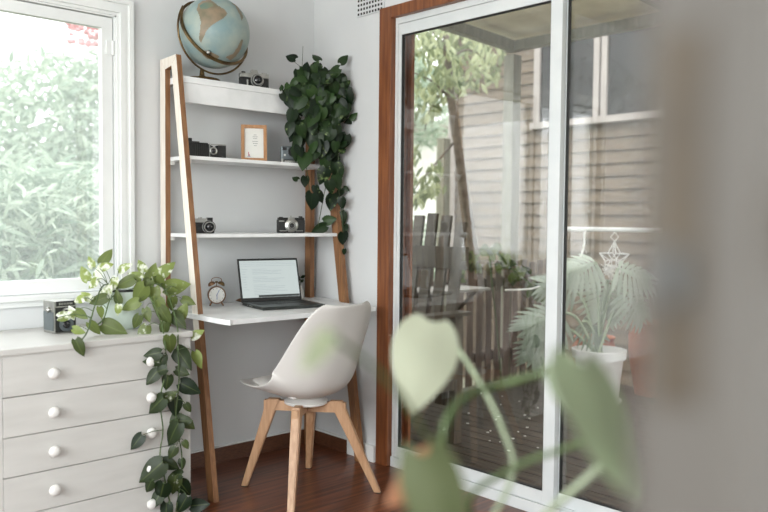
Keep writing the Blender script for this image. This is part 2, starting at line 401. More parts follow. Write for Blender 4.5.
# ================================================================== LADDER SHELF
lad = thing('ladder_shelf', 'tall wooden ladder shelf with white shelves and a fold-out desk board in the corner', 'shelf', (-.45, -.2, 0))
def yf(z): return -.157 - .164 * (1.84 - z)        # front face of the slanted legs
LX = (-.862, -.838); RX = (-.066, -.040)
def poly_prism(bm, pts, x0, x1):
    A = [bm.verts.new((x0, y, z)) for y, z in pts]; B = [bm.verts.new((x1, y, z)) for y, z in pts]
    n = len(pts); bm.faces.new(A); bm.faces.new(B[::-1])
    for i in range(n): bm.faces.new((A[i], B[i], B[(i + 1) % n], A[(i + 1) % n]))
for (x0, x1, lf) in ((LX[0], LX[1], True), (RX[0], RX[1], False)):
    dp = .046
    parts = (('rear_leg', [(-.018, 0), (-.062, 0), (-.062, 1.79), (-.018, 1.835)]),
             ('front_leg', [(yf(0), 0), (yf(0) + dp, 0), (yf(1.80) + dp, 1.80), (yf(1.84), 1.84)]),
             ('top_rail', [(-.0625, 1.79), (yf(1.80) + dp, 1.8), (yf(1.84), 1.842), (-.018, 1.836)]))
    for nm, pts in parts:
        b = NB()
        if nm == 'front_leg' and lf:     # split so the outer face is brown low down, pale above
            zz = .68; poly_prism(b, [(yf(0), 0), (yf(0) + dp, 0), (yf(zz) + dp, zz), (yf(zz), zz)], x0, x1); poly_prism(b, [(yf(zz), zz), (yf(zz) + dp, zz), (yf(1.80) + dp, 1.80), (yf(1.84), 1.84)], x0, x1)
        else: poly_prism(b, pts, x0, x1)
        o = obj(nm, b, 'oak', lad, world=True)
        if lf:   # outer face of the left frame is pale down to the height of the dresser
            o.data.materials.append(W['palewood'])
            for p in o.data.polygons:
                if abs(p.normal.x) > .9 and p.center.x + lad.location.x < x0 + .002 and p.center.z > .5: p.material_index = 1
# shelves
b = NB(); box(b, LX[1], -.05, -.165, -.02, 1.728, 1.755, .002); sh = obj('top_shelf', b, 'shelf', lad, world=True)
b = NB(); box(b, LX[1], -.05, -.158, -.142, 1.645, 1.728, .001); obj('apron', b, 'shelf', lad, world=True)
for z, yy in ((1.415, -.214), (1.085, -.272)):
    b = NB(); box(b, LX[1], RX[0], yy, -.02, z - .016, z, .0015); box(b, RX[0], -.034, yy, yy + .012, z - .016, z, .0015)
    obj('shelf_board', b, 'shelf', lad, world=True)
    for yb in (yy + .02, -.05):
        b = NB(); box(b, LX[1], LX[1] + .022, yb - .012, yb + .012, z - .032, z - .016, .002); obj('bracket', b, 'white', lad, world=True)
# desk board
b = NB()
pts = [(-.87, -.02), (-.874, -.50), (-.868, -.588), (-.848, -.575), (-.09, -.578), (-.085, -.02)]
zt = .755
A = [b.verts.new((x, y, zt)) for x, y in pts]; B = [b.verts.new((x, y, zt - .02)) for x, y in pts]
b.faces.new(A); b.faces.new(B[::-1])
for i in range(len(pts)): b.faces.new((A[i], B[i], B[(i + 1) % 6], A[(i + 1) % 6]))
box(b, RX[0] - .03, -.02, -.30, -.02, zt - .02, zt)
obj('desk_board', b, 'shelf', lad, world=True)

# ================================================================== CAMERAS on the shelves
def knob(bm, x, y, z, r, h, n=16): lathe(bm, [(r * .9, z), (r, z + h * .2), (r, z + h * .8), (r * .85, z + h)], (x, y, 0), n)
def lens_geo(bm, x, z, y, rs, n=24, cap=True):      # rs: list of (radius, y)
    lathe(bm, [(r, yy) for r, yy in rs], (x, y, z), n, 'y', cap)
def camera_slr(loc, rz, w, h, label, style):
    t = thing('vintage_camera', label, 'camera', loc, rz)
    d = .034
    if style == 'slr':
        b = NB(); box(b, -w / 2, w / 2, -d / 2, d / 2, 0, h * .56, .004); obj('body', b, 'leather', t)
        b = NB(); box(b, -w / 2, w / 2, -d / 2 - .001, d / 2 + .001, h * .56, h * .80, .003); obj('top_plate', b, 'chrome', t)
        b = NB(); poly = [(-.019, h * .8), (.019, h * .8), (.012, h), (-.012, h)]
        A = [b.verts.new((x, -d / 2, z)) for x, z in poly]; B = [b.verts.new((x, d / 2, z)) for x, z in poly]
        b.faces.new(A); b.faces.new(B[::-1])
        for i in range(4): b.faces.new((A[i], B[i], B[(i + 1) % 4], A[(i + 1) % 4]))
        obj('viewfinder_hump', b, 'chrome', t)
        b = NB(); knob(b, -w * .36, 0, h * .8, .010, .008); obj('rewind_knob', b, 'black', t)
        b = NB(); knob(b, w * .33, 0, h * .8, .009, .007); knob(b, w * .43, 0, h * .8, .005, .006); obj('shutter_dial', b, 'chrome', t)
        b = NB(); lens_geo(b, .01, h * .40, -d / 2, [(.030, 0), (.030, -.010), (.027, -.012), (.027, -.024), (.024, -.03), (.019, -.03), (.017, -.024)]); ln = obj('lens_barrel', b, 'black', t, smooth=True, angle=30)
        b = NB(); lens_geo(b, .01, h * .40, -d / 2 - .010, [(.0305, 0), (.0305, -.004)]); lens_geo(b, .01, h * .4, -d / 2 - .0295, [(.0245, 0), (.0245, -.0015), (.020, -.0015), (.020, 0)], cap=False); obj('lens_ring', b, 'chrome', ln, smooth=True, angle=30)
        b = NB(); ball(b, (.01, -d / 2 - .020, h * .4), .0175, (1, .5, 1)); obj('lens_glass', b, 'lensg', ln, smooth=True)
        b = NB(); box(b, -w * .27, -w * .22, -d / 2 - .006, -d / 2, h * .1, h * .42, .001); obj('self_timer_lever', b, 'chrome', t)
    elif style == 'disc':
        b = NB(); box(b, -w / 2, w / 2, -d / 2, d / 2, 0, h * .72, .005); obj('body', b, 'leather', t)
        b = NB(); box(b, -w / 2 + .003, w / 2 - .003, -d / 2 + .002, d / 2 - .002, h * .72, h * .82, .002); obj('top_plate', b, 'black', t)
        b = NB(); box(b, -.016, .016, -d / 2 - .002, d / 2, h * .70, h * .84, .002); knob(b, 0, 0, h * .84, .005, h * .09); obj('viewfinder', b, 'chrome', t)
        b = NB(); knob(b, w * .36, 0, h * .80, .010, .009); obj('winding_knob', b, 'black', t)
        b = NB(); knob(b, -w * .36, 0, h * .80, .010, .005); obj('rewind_knob', b, 'black', t)
        for s in (-1, 1):
            b = NB(); box(b, s * w * .3 - w * .13, s * w * .3 + w * .13, -d / 2 - .0015, -d / 2 + .001, h * .09, h * .14, .0005); obj('trim_strip', b, 'chrome', t)
        b = NB(); box(b, -w * .45, -w * .26, -d / 2 - .0015, -d / 2 + .001, h * .60, h * .66, .0005); obj('trim_strip', b, 'chrome', t)
        b = NB(); lens_geo(b, 0, h * .40, -d / 2, [(.032, 0), (.032, -.006), (.027, -.010), (.016, -.012), (.0155, -.009)], 32); ln = obj('lens_barrel', b, 'chrome', t, smooth=True, angle=30)
        b = NB(); lens_geo(b, 0, h * .4, -d / 2 - .0102, [(.0175, 0), (.0175, -.0022), (.0155, -.0022), (.0155, 0)], cap=False); lens_geo(b, 0, h * .4, -d / 2 - .009, [(.011, 0), (.011, -.004), (.006, -.004)]); obj('lens_ring', b, 'black', ln, smooth=True, angle=30)
        b = NB(); ball(b, (0, -d / 2 - .011, h * .4), .006, (1, .5, 1)); obj('lens_glass', b, 'lensg', ln, smooth=True)
    elif style == 'compact':
        b = NB(); box(b, -w / 2, w / 2, -d / 2, d / 2, 0, h * .66, .005); obj('body', b, 'leather', t)
        b = NB(); box(b, -w / 2, w * .30, -d / 2 - .001, d / 2 + .001, h * .66, h * .92, .003); box(b, -w / 2 - .001, -w / 2 + .012, -d / 2 - .001, d / 2 + .001, .002, h * .68, .003); obj('top_plate', b, 'chrome', t)
        b = NB(); knob(b, -w * .1, 0, h * .92, .009, .006); obj('shutter_dial', b, 'chrome', t)
        b = NB(); box(b, w * .18, w * .42, -d / 2 - .004, d / 2, h * .66, h * .98, .002); obj('viewfinder', b, 'black', t)
        b = NB(); lens_geo(b, w * .24, h * .40, -d / 2, [(.026, 0), (.027, -.010), (.027, -.030), (.023, -.033), (.018, -.033), (.016, -.028)], 28); ln = obj('lens_barrel', b, 'black', t, smooth=True, angle=30)
        b = NB(); lens_geo(b, w * .24, h * .4, -d / 2 - .0325, [(.0235, 0), (.0235, -.0016), (.0195, -.0016), (.0195, 0)], cap=False); lens_geo(b, w * .24, h * .4, -d / 2 - .004, [(.0285, 0), (.0285, -.004)]); obj('lens_ring', b, 'chrome', ln, smooth=True, angle=30)
        b = NB(); ball(b, (w * .24, -d / 2 - .025, h * .4), .0165, (1, .5, 1)); obj('lens_glass', b, 'lensg', ln, smooth=True)
    elif style == 'folding':
        b = NB(); box(b, -w / 2, w * .02, -.024, .024, .002, h * .78, .004); obj('body', b, 'leather', t)
        b = NB()
        for k in range(6): box(b, -w * .32 + k * w * .055, -w * .285 + k * w * .055, -.026, -.022, h * .08, h * .7)
        obj('grip_ribs', b, 'black', t)
        b = NB(); box(b, -w / 2 + .004, -w / 2 + .020, -.012, .012, h * .78, h, .002); box(b, -w / 2 + .02, -w * .18, -.006, .006, h * .80, h * .85, .001); obj('viewfinder', b, 'black', t)
        b = NB()
        for k in range(6): s = 1 - k * .06; x = w * .02 + k * w * .045; box(b, x, x + w * .042, -.022 * s, .022 * s, h * .05, h * .72 * s)
        obj('bellows', b, 'black', t)
        b = NB(); box(b, w * .02, w / 2, -.026, .026, 0, .004); obj('bed_plate', b, 'black', t); b = NB(); box(b, w * .1, w / 2, -.02, -.016, h * .685, h * .74); obj('top_strut', b, 'chrome', t)
        b = NB(); box(b, w * .04, w * .06, -.03, -.022, h * .05, h * .74); obj('strut', b, 'chrome', t)
        b = NB(); lens_geo(b, w * .15, h * .38, -.024, [(.017, 0), (.017, -.006), (.013, -.007), (.0125, -.003)]); ln = obj('lens_ring', b, 'chrome', t, smooth=True, angle=30)
        b = NB(); ball(b, (w * .15, -.027, h * .38), .011, (1, .4, 1)); obj('lens_glass', b, 'lensg', ln, smooth=True)
        b = NB(); box(b, w * .27, w / 2, -.022, .022, .004, h * .68, .003); obj('end_cover', b, 'leather', t)
    return t
pp = on(255, 85, 1, -.115)
camera_slr((pp.x, -.105, 1.7555), -.38, .135, .082, 'black and silver film camera on the top shelf beside the globe', 'slr')
pp = on(292, 234, 1, -.20)
camera_slr((pp.x, -.19, 1.0855), -.45, .130, .088, 'black film camera with large silver disc lens on the right end of the third shelf', 'disc')
pp = on(204, 234, 1, -.19)
camera_slr((pp.x + .016, -.15, 1.0855), -.40, .100, .070, 'small silver-topped camera with protruding lens on the left end of the third shelf', 'compact')
pp = on(206, 157, 1, -.12)
camera_slr((pp.x, -.12, 1.4155), -.25, .17, .085, 'black folding camera with bellows on the left end of the second shelf', 'folding')
# grey instant camera half hidden by the vines
pp = on(290, 160, 1, -.13)
t = thing('vintage_camera', 'grey-green boxy camera half hidden by the hanging vine on the second shelf', 'camera', (pp.x, -.13, 1.4155), -.5)
b = NB(); box(b, -.045, .045, -.025, .025, .018, .082, .005); obj('body', b, 'grey', t)
b = NB(); box(b, -.045, .045, -.03, .028, 0, .018, .003); obj('base_plate', b, 'black', t)
b = NB(); box(b, -.046, -.036, -.034, -.028, .002, .022); box(b, -.03, .04, -.0315, -.029, .006, .014); obj('trim_strip', b, 'chrome', t)
b = NB(); lens_geo(b, .008, .055, -.025, [(.023, 0), (.024, -.012), (.020, -.014), (.015, -.012)]); ln = obj('lens_barrel', b, 'black', t, smooth=True, angle=30)
b = NB(); ball(b, (.008, -.034, .055), .014, (1, .4, 1)); obj('lens_glass', b, 'lensg', ln, smooth=True)
b = NB(); ball(b, (-.028, -.026, .04), .005, (1, .6, 1)); obj('flash_lamp', b, 'white', t, smooth=True)
b = NB(); box(b, -.04, -.02, -.0265, -.02, .062, .076); obj('viewfinder_window', b, 'lensg', t)

# box camera on the dresser
pp = on(58, 333.5, 1, -.33)
t = thing('box_camera', 'tall silver and black twin-lens box camera standing on the dresser under the window', 'camera', on(58, 333, 2, .70), -.62)
t.location = (on(60, 333, 1, -.20).x, -.20, .7145); t.rotation_euler.z = .08
hh = .122
b = NB(); box(b, -.043, .043, -.045, .045, 0, hh, .003); obj('body', b, 'chrome', t)
b = NB(); box(b, -.039, .039, -.048, -.044, .004, hh * .8, .001); fp = obj('front_plate', b, 'black', t)
b = NB(); box(b, -.036, .036, -.05, -.02, hh * .84, hh * .99, .002); obj('nameplate', b, 'black', t)
b = NB()
for i in range(9): box(b, -.027 + i * .006, -.0235 + i * .006, -.0512, -.0498, hh * .88, hh * .94)
obj('nameplate_marks', b, 'chrome', t)
b = NB(); lens_geo(b, 0, hh * .62, -.048, [(.020, 0), (.020, -.008), (.014, -.009), (.013, -.004)]); ln = obj('lens_ring', b, 'chrome', t, smooth=True, angle=30)
b = NB(); ball(b, (0, -.051, hh * .62), .011, (1, .4, 1)); obj('lens_glass', b, 'lensg', ln, smooth=True)
b = NB(); lens_geo(b, 0, hh * .27, -.048, [(.026, 0), (.026, -.010), (.018, -.011), (.017, -.006)]); ln = obj('lens_ring', b, 'grey', t, smooth=True, angle=30)
b = NB(); ball(b, (0, -.053, hh * .27), .015, (1, .4, 1)); obj('lens_glass', b, 'lensg', ln, smooth=True)
for z in (.85,):
    b = NB(); lathe(b, [(.011, 0), (.011, -.008), (.006, -.012)], (-.043, -.005, hh * .72), 16, 'x'); obj('winding_knob', b, 'chrome', t)
b = NB(); box(b, -.0445, -.042, -.04, .04, .01, hh * .66); obj('side_panel', b, 'grey', t)

# ================================================================== PICTURE FRAME
pp = on(254, 159.5, 1, -.11)
t = thing('picture_frame', 'small oak picture frame with a white print leaning on the second shelf', 'picture frame', (pp.x, -.11, 1.4155), -.52)
w, h = .118, .172
T = Matrix.Rotation(math.radians(-9), 4, 'X')
b = NB(); fw = .015
for q in ((-w / 2, -w / 2 + fw, 0, h), (w / 2 - fw, w / 2, 0, h), (-w / 2 + fw, w / 2 - fw, 0, fw), (-w / 2 + fw, w / 2 - fw, h - fw, h)): box(b, q[0], q[1], -.016, 0, q[2], q[3], .001, T)
obj('frame', b, 'frame', t)
b = NB(); box(b, -w / 2 + fw, w / 2 - fw, -.007, -.002, fw, h - fw, 0, T); pr_ = obj('print', b, 'paper', t)
b = NB()
for i, (zz, ln_) in enumerate(((.125, .014), (.116, .024), (.107, .018), (.094, .026), (.084, .022), (.074, .012))): box(b, .006 - ln_ / 2, .006 + ln_ / 2, -.0078, -.007, zz, zz + .0022, 0, T)
obj('print_text', b, 'ink', pr_)
b = NB(); box(b, -.027, -.023, -.0078, -.007, .026, .044, 0, T); box(b, -.022, -.019, -.0078, -.007, .024, .034, 0, T); obj('print_drawing', b, 'pink', pr_)
b = NB(); box(b, -.030, -.016, -.0079, -.007, .022, .0245, 0, T); obj('print_caption', b, 'blue', pr_)
b = NB(); beam(b, (0, .052, .0), (0, .018, .13), .03, .003); obj('easel_back', b, 'frame', t)

# ================================================================== GLOBE
R = .152
gc = on(214.5, 33, 1, -.165)
bc = on(202, 78, 1, -.09)
g = thing('desk_globe', 'large vintage blue globe on a dark brass stand on the top shelf', 'globe', (bc.x, -.09, 1.7555))
b = NB(); ball(b, gc, R, u=48, v=32); sph = obj('sphere', b, 'ocean', g, world=True, smooth=True)
def sph_patch(name, poly, M, k=1.006):
    """polygon in (right, up) image offsets as fractions of R, laid on the globe's near side"""
    b = NB(); n = 46; bb = {}
    def inside(x, y):
        c = False; j = len(poly) - 1
        for i in range(len(poly)):
            xi, yi = poly[i]; xj, yj = poly[j]
            if (yi > y) != (yj > y) and x < (xj - xi) * (y - yi) / (yj - yi) + xi: c = not c
            j = i
        return c
    xs = [p[0] for p in poly]; ys = [p[1] for p in poly]; x0, x1, y0, y1 = min(xs), max(xs), min(ys), max(ys)
    def vert(i, j):
        if (i, j) not in bb:
            x = x0 + (x1 - x0) * i / n; y = y0 + (y1 - y0) * j / n; z = math.sqrt(max(0, 1 - x * x - y * y))
            bb[i, j] = b.verts.new(gc + (RV * x + UV_ * y - FV * z) * R * k)
        return bb[i, j]
    for i in range(n):
        for j in range(n):
            x = x0 + (x1 - x0) * (i + .5) / n; y = y0 + (y1 - y0) * (j + .5) / n
            if inside(x, y): b.faces.new((vert(i, j), vert(i + 1, j), vert(i + 1, j + 1), vert(i, j + 1)))
    o = obj(name, b, M, sph, world=True, smooth=True)
SA = [(x * 1.12 + .03, y * 1.12 - .10) for x, y in [(-.28, .62), (-.18, .72), (0, .74), (.1, .66), (.22, .56), (.36, .48), (.44, .36), (.36, .22), (.22, .12), (.08, .02), (-.04, -.1), (-.12, -.26), (-.2, -.36), (-.24, -.28), (-.2, -.1), (-.17, .1), (-.22, .3), (-.3, .44)]]
sph_patch('landmass', SA, 'land')
sph_patch('landmass', [(-.24, .52), (-.1, .62), (.1, .6), (.16, .5), (-.02, .4), (-.18, .39)], 'landg', 1.011)
sph_patch('landmass', [(.55, .72), (.66, .66), (.74, .5), (.82, .35), (.86, .2), (.88, .36), (.82, .5), (.72, .66), (.62, .76)], 'land')
sph_patch('landmass', [(.4, -.80), (.6, -.70), (.74, -.52), (.86, -.28), (.88, -.32), (.80, -.54), (.66, -.72), (.5, -.84)], 'land')
sph_patch('landmass', [(-.15, -.68), (.05, -.72), (.25, -.80), (.15, -.9), (-.1, -.86), (-.2, -.78)], 'land')
a_ = (RV * -.58 + UV_ * .81).normalized(); m_ = (RV * -.81 + UV_ * -.58).normalized(); b_ = (m_ * .6 - FV * .8).normalized()
nrm = a_.cross(b_)
b = NB(); N = 64
ring = []
for k in range(N):
    th = 2 * PI * k / N; d = a_ * math.cos(th) + b_ * math.sin(th)
    ring.append([b.verts.new(gc + d * rr + nrm * o_) for rr, o_ in ((R * 1.03, -.005), (R * 1.10, -.005), (R * 1.10, .005), (R * 1.03, .005))])
for k in range(N):
    A, B = ring[k], ring[(k + 1) % N]
    for j in range(4): b.faces.new((A[j], A[(j + 1) % 4], B[(j + 1) % 4], B[j]))
obj('meridian_ring', b, 'brass', g, world=True, smooth=True, angle=40)
b = NB()
arc = []
for k in range(25):
    th = math.radians(150 + k * 7.4); arc.append(gc + (Vector((1, 0, 0)) * math.cos(th) + Vector((0, 0, 1)) * math.sin(th)) * R * 1.16)
tube(b, arc, .0045, 8); obj('support_arc', b, 'brass', g, world=True, smooth=True)
b = NB(); lathe(b, [(.02, 0.006), (.02, .02), (.012, .026), (.008, .055)], (0, 0, 0)); obj('stem', b, 'brass', g, smooth=True, angle=40)
b = NB(); lathe(b, [(.080, 0), (.082, .004), (.078, .010), (.04, .014), (.0, .014)], (0, 0, 0), 36, cap=False); obj('base', b, 'brass', g, smooth=True, angle=40)
b = NB(); pn = on(206, 59.5, 1, gc.y - R * .78); ball(b, gc + (pn - gc).normalized() * R * 1.06, .009); obj('pivot_pin', b, 'chrome', g, world=True, smooth=True)

# ================================================================== ALARM CLOCK
cp = on(216.5, 303.5, 1, -.12)
ck = thing('alarm_clock', 'small copper twin-bell alarm clock with white dial on the desk', 'clock', (cp.x, -.12, .7555), -.45)
r = .040; cz = .052
b = NB(); lathe(b, [(r * .9, .018), (r, .012), (r, -.016), (r * .93, -.02), (r * .86, -.0165)], (0, 0, cz), 32, 'y'); obj('case', b, 'copper', ck, smooth=True, angle=30)
b = NB(); lathe(b, [(0.0, -.0168), (r * .87, -.0168)], (0, 0, cz), 32, 'y', cap=False); dl = obj('dial', b, 'white', ck)
b = NB()
for k in range(12):
    a = k * PI / 6; T = Matrix.Translation((0, 0, cz)) @ Matrix.Rotation(a, 4, 'Y'); box(b, -.0008, .0008, -.0176, -.0169, r * .68, r * .8, 0, T)
obj('hour_marks', b, 'black', dl)
b = NB()
for a, L_ in ((math.radians(25), r * .62), (math.radians(178), r * .5)):
    T = Matrix.Translation((0, 0, cz)) @ Matrix.Rotation(a, 4, 'Y'); box(b, -.0013, .0013, -.0185, -.0176, -.004, L_, 0, T)
obj('clock_hands', b, 'blue', dl)
for s in (-1, 1):
    T = Matrix.Translation((s * .022, 0, cz + r + .010)) @ Matrix.Rotation(s * .45, 4, 'Y')
    b = NB(); lathe(b, [(.017, -.006), (.0165, 0), (.012, .007), (.003, .011)], n=18); b.transform(T); obj('bell', b, 'copper' if s < 0 else 'brass', ck, smooth=True, angle=40)
    b = NB(); tube(b, [(s * .02, 0, cz - r * .75), (s * .03, 0, 0.002)], .0045, 8, .003); obj('foot', b, 'copper', ck, smooth=True)
b = NB(); tube(b, smoothpts([(-.022, 0, cz + r + .018), (-.020, 0, cz + r + .032), (0, 0, cz + r + .038), (.020, 0, cz + r + .032), (.022, 0, cz + r + .018)]), .0018, 6); obj('handle', b, 'copper', ck, smooth=True)
b = NB(); beam(b, (0, 0, cz + r - .002), (0, 0, cz + r + .02), .003, .003); box(b, -.006, .006, -.003, .003, cz + r + .014, cz + r + .022, .001); obj('hammer', b, 'brass', ck)

# small wooden cone behind laptop
cp = on(242, 302, 1, -.10)
t = thing('wooden_cone', 'small copper-toned cone lying on the desk behind the left edge of the laptop', 'ornament', (cp.x, -.10, .7555))
b = NB(); lathe(b, [(.0005, -.035), (.018, .018), (.017, .02)], (0, 0, .018), 20, 'x'); obj('cone_body', b, 'copper', t, smooth=True, angle=40)
# little vase right of the laptop
cp = on(300, 296, 1, -.10)
t = thing('bud_vase', 'tiny white bud vase with dark sprig peeking out behind the laptop screen', 'vase', (cp.x, -.10, .7555))
b = NB(); lathe(b, [(.014, 0), (.020, .02), (.017, .045), (.009, .06), (.010, .07)], n=20); obj('vase_body', b, 'white', t, smooth=True)
b = NB(); tube(b, [(0, 0, .06), (.004, 0, .10)], .0015, 6); obj('sprig_stem', b, 'darkstem', t)
b = NB()
for a in (0, 2, 4, 5.2): leaf(b, (.003, 0, .085 + a * .004), (math.cos(a), math.sin(a), .5), (0, -1, .3), .028, .016, tone=.1, prof=OVAL, notch=0)
obj('sprig_leaves', b, 'shelfleaf', t)

# ================================================================== LAPTOP
ha = on(244, 305.5, 2, .757); 
lp = thing('laptop', 'open dark laptop showing a pale document page on the desk', 'laptop', (-.385, -.19, .7555), math.radians(-11))
w_, d_ = .305, .235
b = NB(); box(b, -w_ / 2, w_ / 2, -d_, 0, 0, .014, .003); base = obj('base', b, 'laptop', lp)
b = NB()
for rr in range(5):
    for c in range(13): box(b, -.130 + c * .0202, -.1135 + c * .0202, -.035 - rr * .0195 - .016, -.035 - rr * .0195, .0142, .0158, .0005)
obj('keyboard', b, 'black', base)
b = NB(); box(b, -.05, .05, -.215, -.15, .0142, .0146); obj('touchpad', b, 'black', base)
b = NB()
for x in (-.12, -.1, -.07): box(b, -w_ / 2 - .0006, -w_ / 2 + .001, x, x + .012, .005, .009)
obj('ports', b, 'chrome', base)
tilt = math.radians(16)
T = Matrix.Translation((0, .004, .012)) @ Matrix.Rotation(-tilt, 4, 'X')
Hs = .205
b = NB(); box(b, -w_ / 2, w_ / 2, 0, .006, 0, Hs, .002, T); lid = obj('lid', b, 'black', lp)
b = NB(); box(b, -w_ / 2 + .008, w_ / 2 - .008, -.0006, .001, .020, Hs - .010, 0, T); scn = obj('screen', b, 'screen', lid)
b = NB(); x0 = -w_ / 2 + .012
for i in range(3): box(b, x0, w_ / 2 - .014, -.0012, -.0004, Hs - .020 - i * .008, Hs - .0185 - i * .008, 0, T)
for i in range(17):
    if i in (4, 9): continue
    box(b, x0 + .055, x0 + .055 + rnd(.12, .17) * (1 if i % 5 else .5), -.0012, -.0004, Hs - .052 - i * .0075, Hs - .050 - i * .0075, 0, T)
for i in range(9): box(b, x0 + .004, x0 + rnd(.02, .04), -.0012, -.0004, Hs - .052 - i * .012, Hs - .050 - i * .012, 0, T)
obj('screen_text', b, 'scrtext', scn)
b = NB(); box(b, x0 + .075, w_ / 2 - .009, -.0012, -.0004, .021, .031, 0, T); obj('taskbar', b, 'scrbar', scn)
b = NB(); tube(b, [(-w_ / 2 + .01, .002, .013), (w_ / 2 - .01, .002, .013)], .006, 10); obj('hinge', b, 'black', lp)

# ================================================================== CHAIR
ch = thing('moulded_chair', 'white moulded plastic chair with pale splayed wooden legs pulled up to the desk', 'chair', (-.490, -.565, 0), math.radians(-6))
# profile along the seat (local y forward towards the desk)
prof = [(.245, .446, .120, .0), (.228, .456, .165, .004), (.18, .450, .205, .016), (.10, .432, .228, .034), (.02, .416, .238, .058), (-.06, .407, .240, .090), (-.125, .418, .238, .120), (-.172, .452, .232, .138), (-.198, .505, .228, .130), (-.216, .57, .222, .108), (-.232, .64, .212, .082), (-.250, .71, .196, .058), (-.266, .765, .174, .042), (-.276, .797, .146, .034), (-.281, .811, .115, .028)]
b = NB(); NV = 17; rows = []
for i, (y, z, hw, e) in enumerate(prof):
    y0, z0 = prof[max(0, i - 1)][:2]; y1, z1 = prof[min(len(prof) - 1, i + 1)][:2]
    tx, tz = y1 - y0, z1 - z0; ll = math.hypot(tx, tz); ny, nz_ = tz / ll, -tx / ll     # inner side normal
    row = []
    for j in range(NV):
        s = -1 + 2 * j / (NV - 1); f = abs(s) ** 2.6
        row.append(b.verts.new((s * hw, y + ny * e * f, z + nz_ * e * f)))
    rows.append(row)
for A, B in zip(rows, rows[1:]):
    for j in range(NV - 1): b.faces.new((A[j], A[j + 1], B[j + 1], B[j]))
shell = obj('seat_shell', b, 'chair', ch, smooth=True); shell.rotation_euler.z = math.radians(10)
md = shell.modifiers.new('solid', 'SOLIDIFY'); md.thickness = .009; md.offset = 0
md = shell.modifiers.new('sub', 'SUBSURF'); md.levels = 2; md.render_levels = 2
b = NB()      # seat pad
rows = []
for i in range(9):
    u = i / 8; y = .19 - u * .28
    hw = .135 + .02 * math.sin(PI * min(1, u * 1.2)); zz = .410 + (y + .09) * .15 + .030
    rows.append([b.verts.new((-hw + 2 * hw * j / 10, y, zz - (.012 if i in (0, 8) or j in (0, 10) else 0))) for j in range(11)])
for A, B in zip(rows, rows[1:]):
    for j in range(10): b.faces.new((A[j], A[j + 1], B[j + 1], B[j]))
pad = obj('seat_pad', b, 'chair', ch, smooth=True); pad.rotation_euler.z = math.radians(10); md = pad.modifiers.new('solid', 'SOLIDIFY'); md.thickness = .018; md.offset = -1; md = pad.modifiers.new('sub', 'SUBSURF'); md.levels = 1; md.render_levels = 2
b = NB(); lathe(b, [(.085, .374), (.092, .378), (.092, .388), (.07, .398), (.05, .41)], (0, -.02, 0), 32); obj('mounting_disc', b, 'chair', ch, smooth=True, angle=30)
feet = {(-1, 1): (-.185, .18), (1, 1): (.17, .23), (1, -1): (.232, -.222), (-1, -1): (-.192, -.222)}
for (sx, sy), (fx, fy) in feet.items():
    b = NB(); top = Vector((sx * .095, -.01 + sy * .095, .388)); bot = Vector((fx, fy, 0))
    dirv = Vector((sx, sy, 0)).normalized()
    side = Vector((-dirv.y, dirv.x, 0))
    vs = []
    for p, ww, dd in ((top, .036, .058), (top.lerp(bot, .25), .036, .046), (bot, .027, .027)):
        ring = [b.verts.new(p + side * ww / 2 * s + dirv * dd / 2 * q) for s, q in ((-1, -1), (1, -1), (1, 1), (-1, 1))]; vs.append(ring)
    for A, B in zip(vs, vs[1:]):
        for j in range(4): b.faces.new((A[j], A[(j + 1) % 4], B[(j + 1) % 4], B[j]))
    b.faces.new(vs[0][::-1]); b.faces.new(vs[-1])
    bmesh.ops.bevel(b, geom=list(b.edges), offset=.004, segments=2, affect='EDGES')
    lg = obj('leg', b, 'beech', ch, smooth=True, angle=40)
    b = NB(); lathe(b, [(.015, 0.0), (.015, .004)], (fx, fy, 0), 14); obj('foot_pad', b, 'black', lg)
for s in (-1, 1):
    b = NB(); beam(b, (-.125, -.01 - s * .125, .360), (.125, -.01 + s * .125, .360), .024, .042); obj('cross_brace', b, 'beech', ch)

# ================================================================== DRESSER
dx0, dx1, dyf, dyb, dz = -1.727, -.985, -.49, -.03, .714
dr = thing('chest_of_drawers', 'white painted chest of drawers with round white knobs under the window', 'dresser', ((dx0 + dx1) / 2, -.26, 0))
b = NB()
box(b, dx0, dx0 + .05, dyf, dyb, 0, dz - .022); box(b, dx1 - .05, dx1, dyf, dyb, 0, dz - .022)
box(b, dx0 + .05, dx1 - .05, dyb - .01, dyb, 0, dz - .022); box(b, dx0 + .05, dx1 - .05, dyf, dyb, dz - .030, dz - .022)
box(b, dx0 + .05, dx1 - .05, dyf + .03, dyf + .05, .02, dz - .03)
obj('body', b, 'dresser', dr, world=True)
b = NB(); box(b, dx0 - .012, dx1 + .006, dyf - .010, dyb + .006, dz - .022, dz, .003); obj('dresser_top', b, 'dresser', dr, world=True)
rowh = .1345; zt_ = dz - .028
for k in range(5):
    z1 = zt_ - k * rowh - .0015; z0 = zt_ - (k + 1) * rowh + .0015
    b = NB(); box(b, dx0 + .052, dx1 - .052, dyf - .002, dyf + .03, max(z0, .004), z1, .0015); dw = obj('drawer', b, 'dresser', dr, world=True)
    for kx in (dx0 + .21, dx1 - .175):
        b = NB(); lathe(b, [(.009, 0), (.009, -.010), (.017, -.014), (.0205, -.022), (.017, -.030), (.008, -.034)], (kx, dyf - .002, (z0 + z1) / 2), 20, 'y'); obj('knob', b, 'white', dw, world=True, smooth=True)

# ================================================================== PLANTS
def at_front(px, py, y): return on(px, py, 1, y)
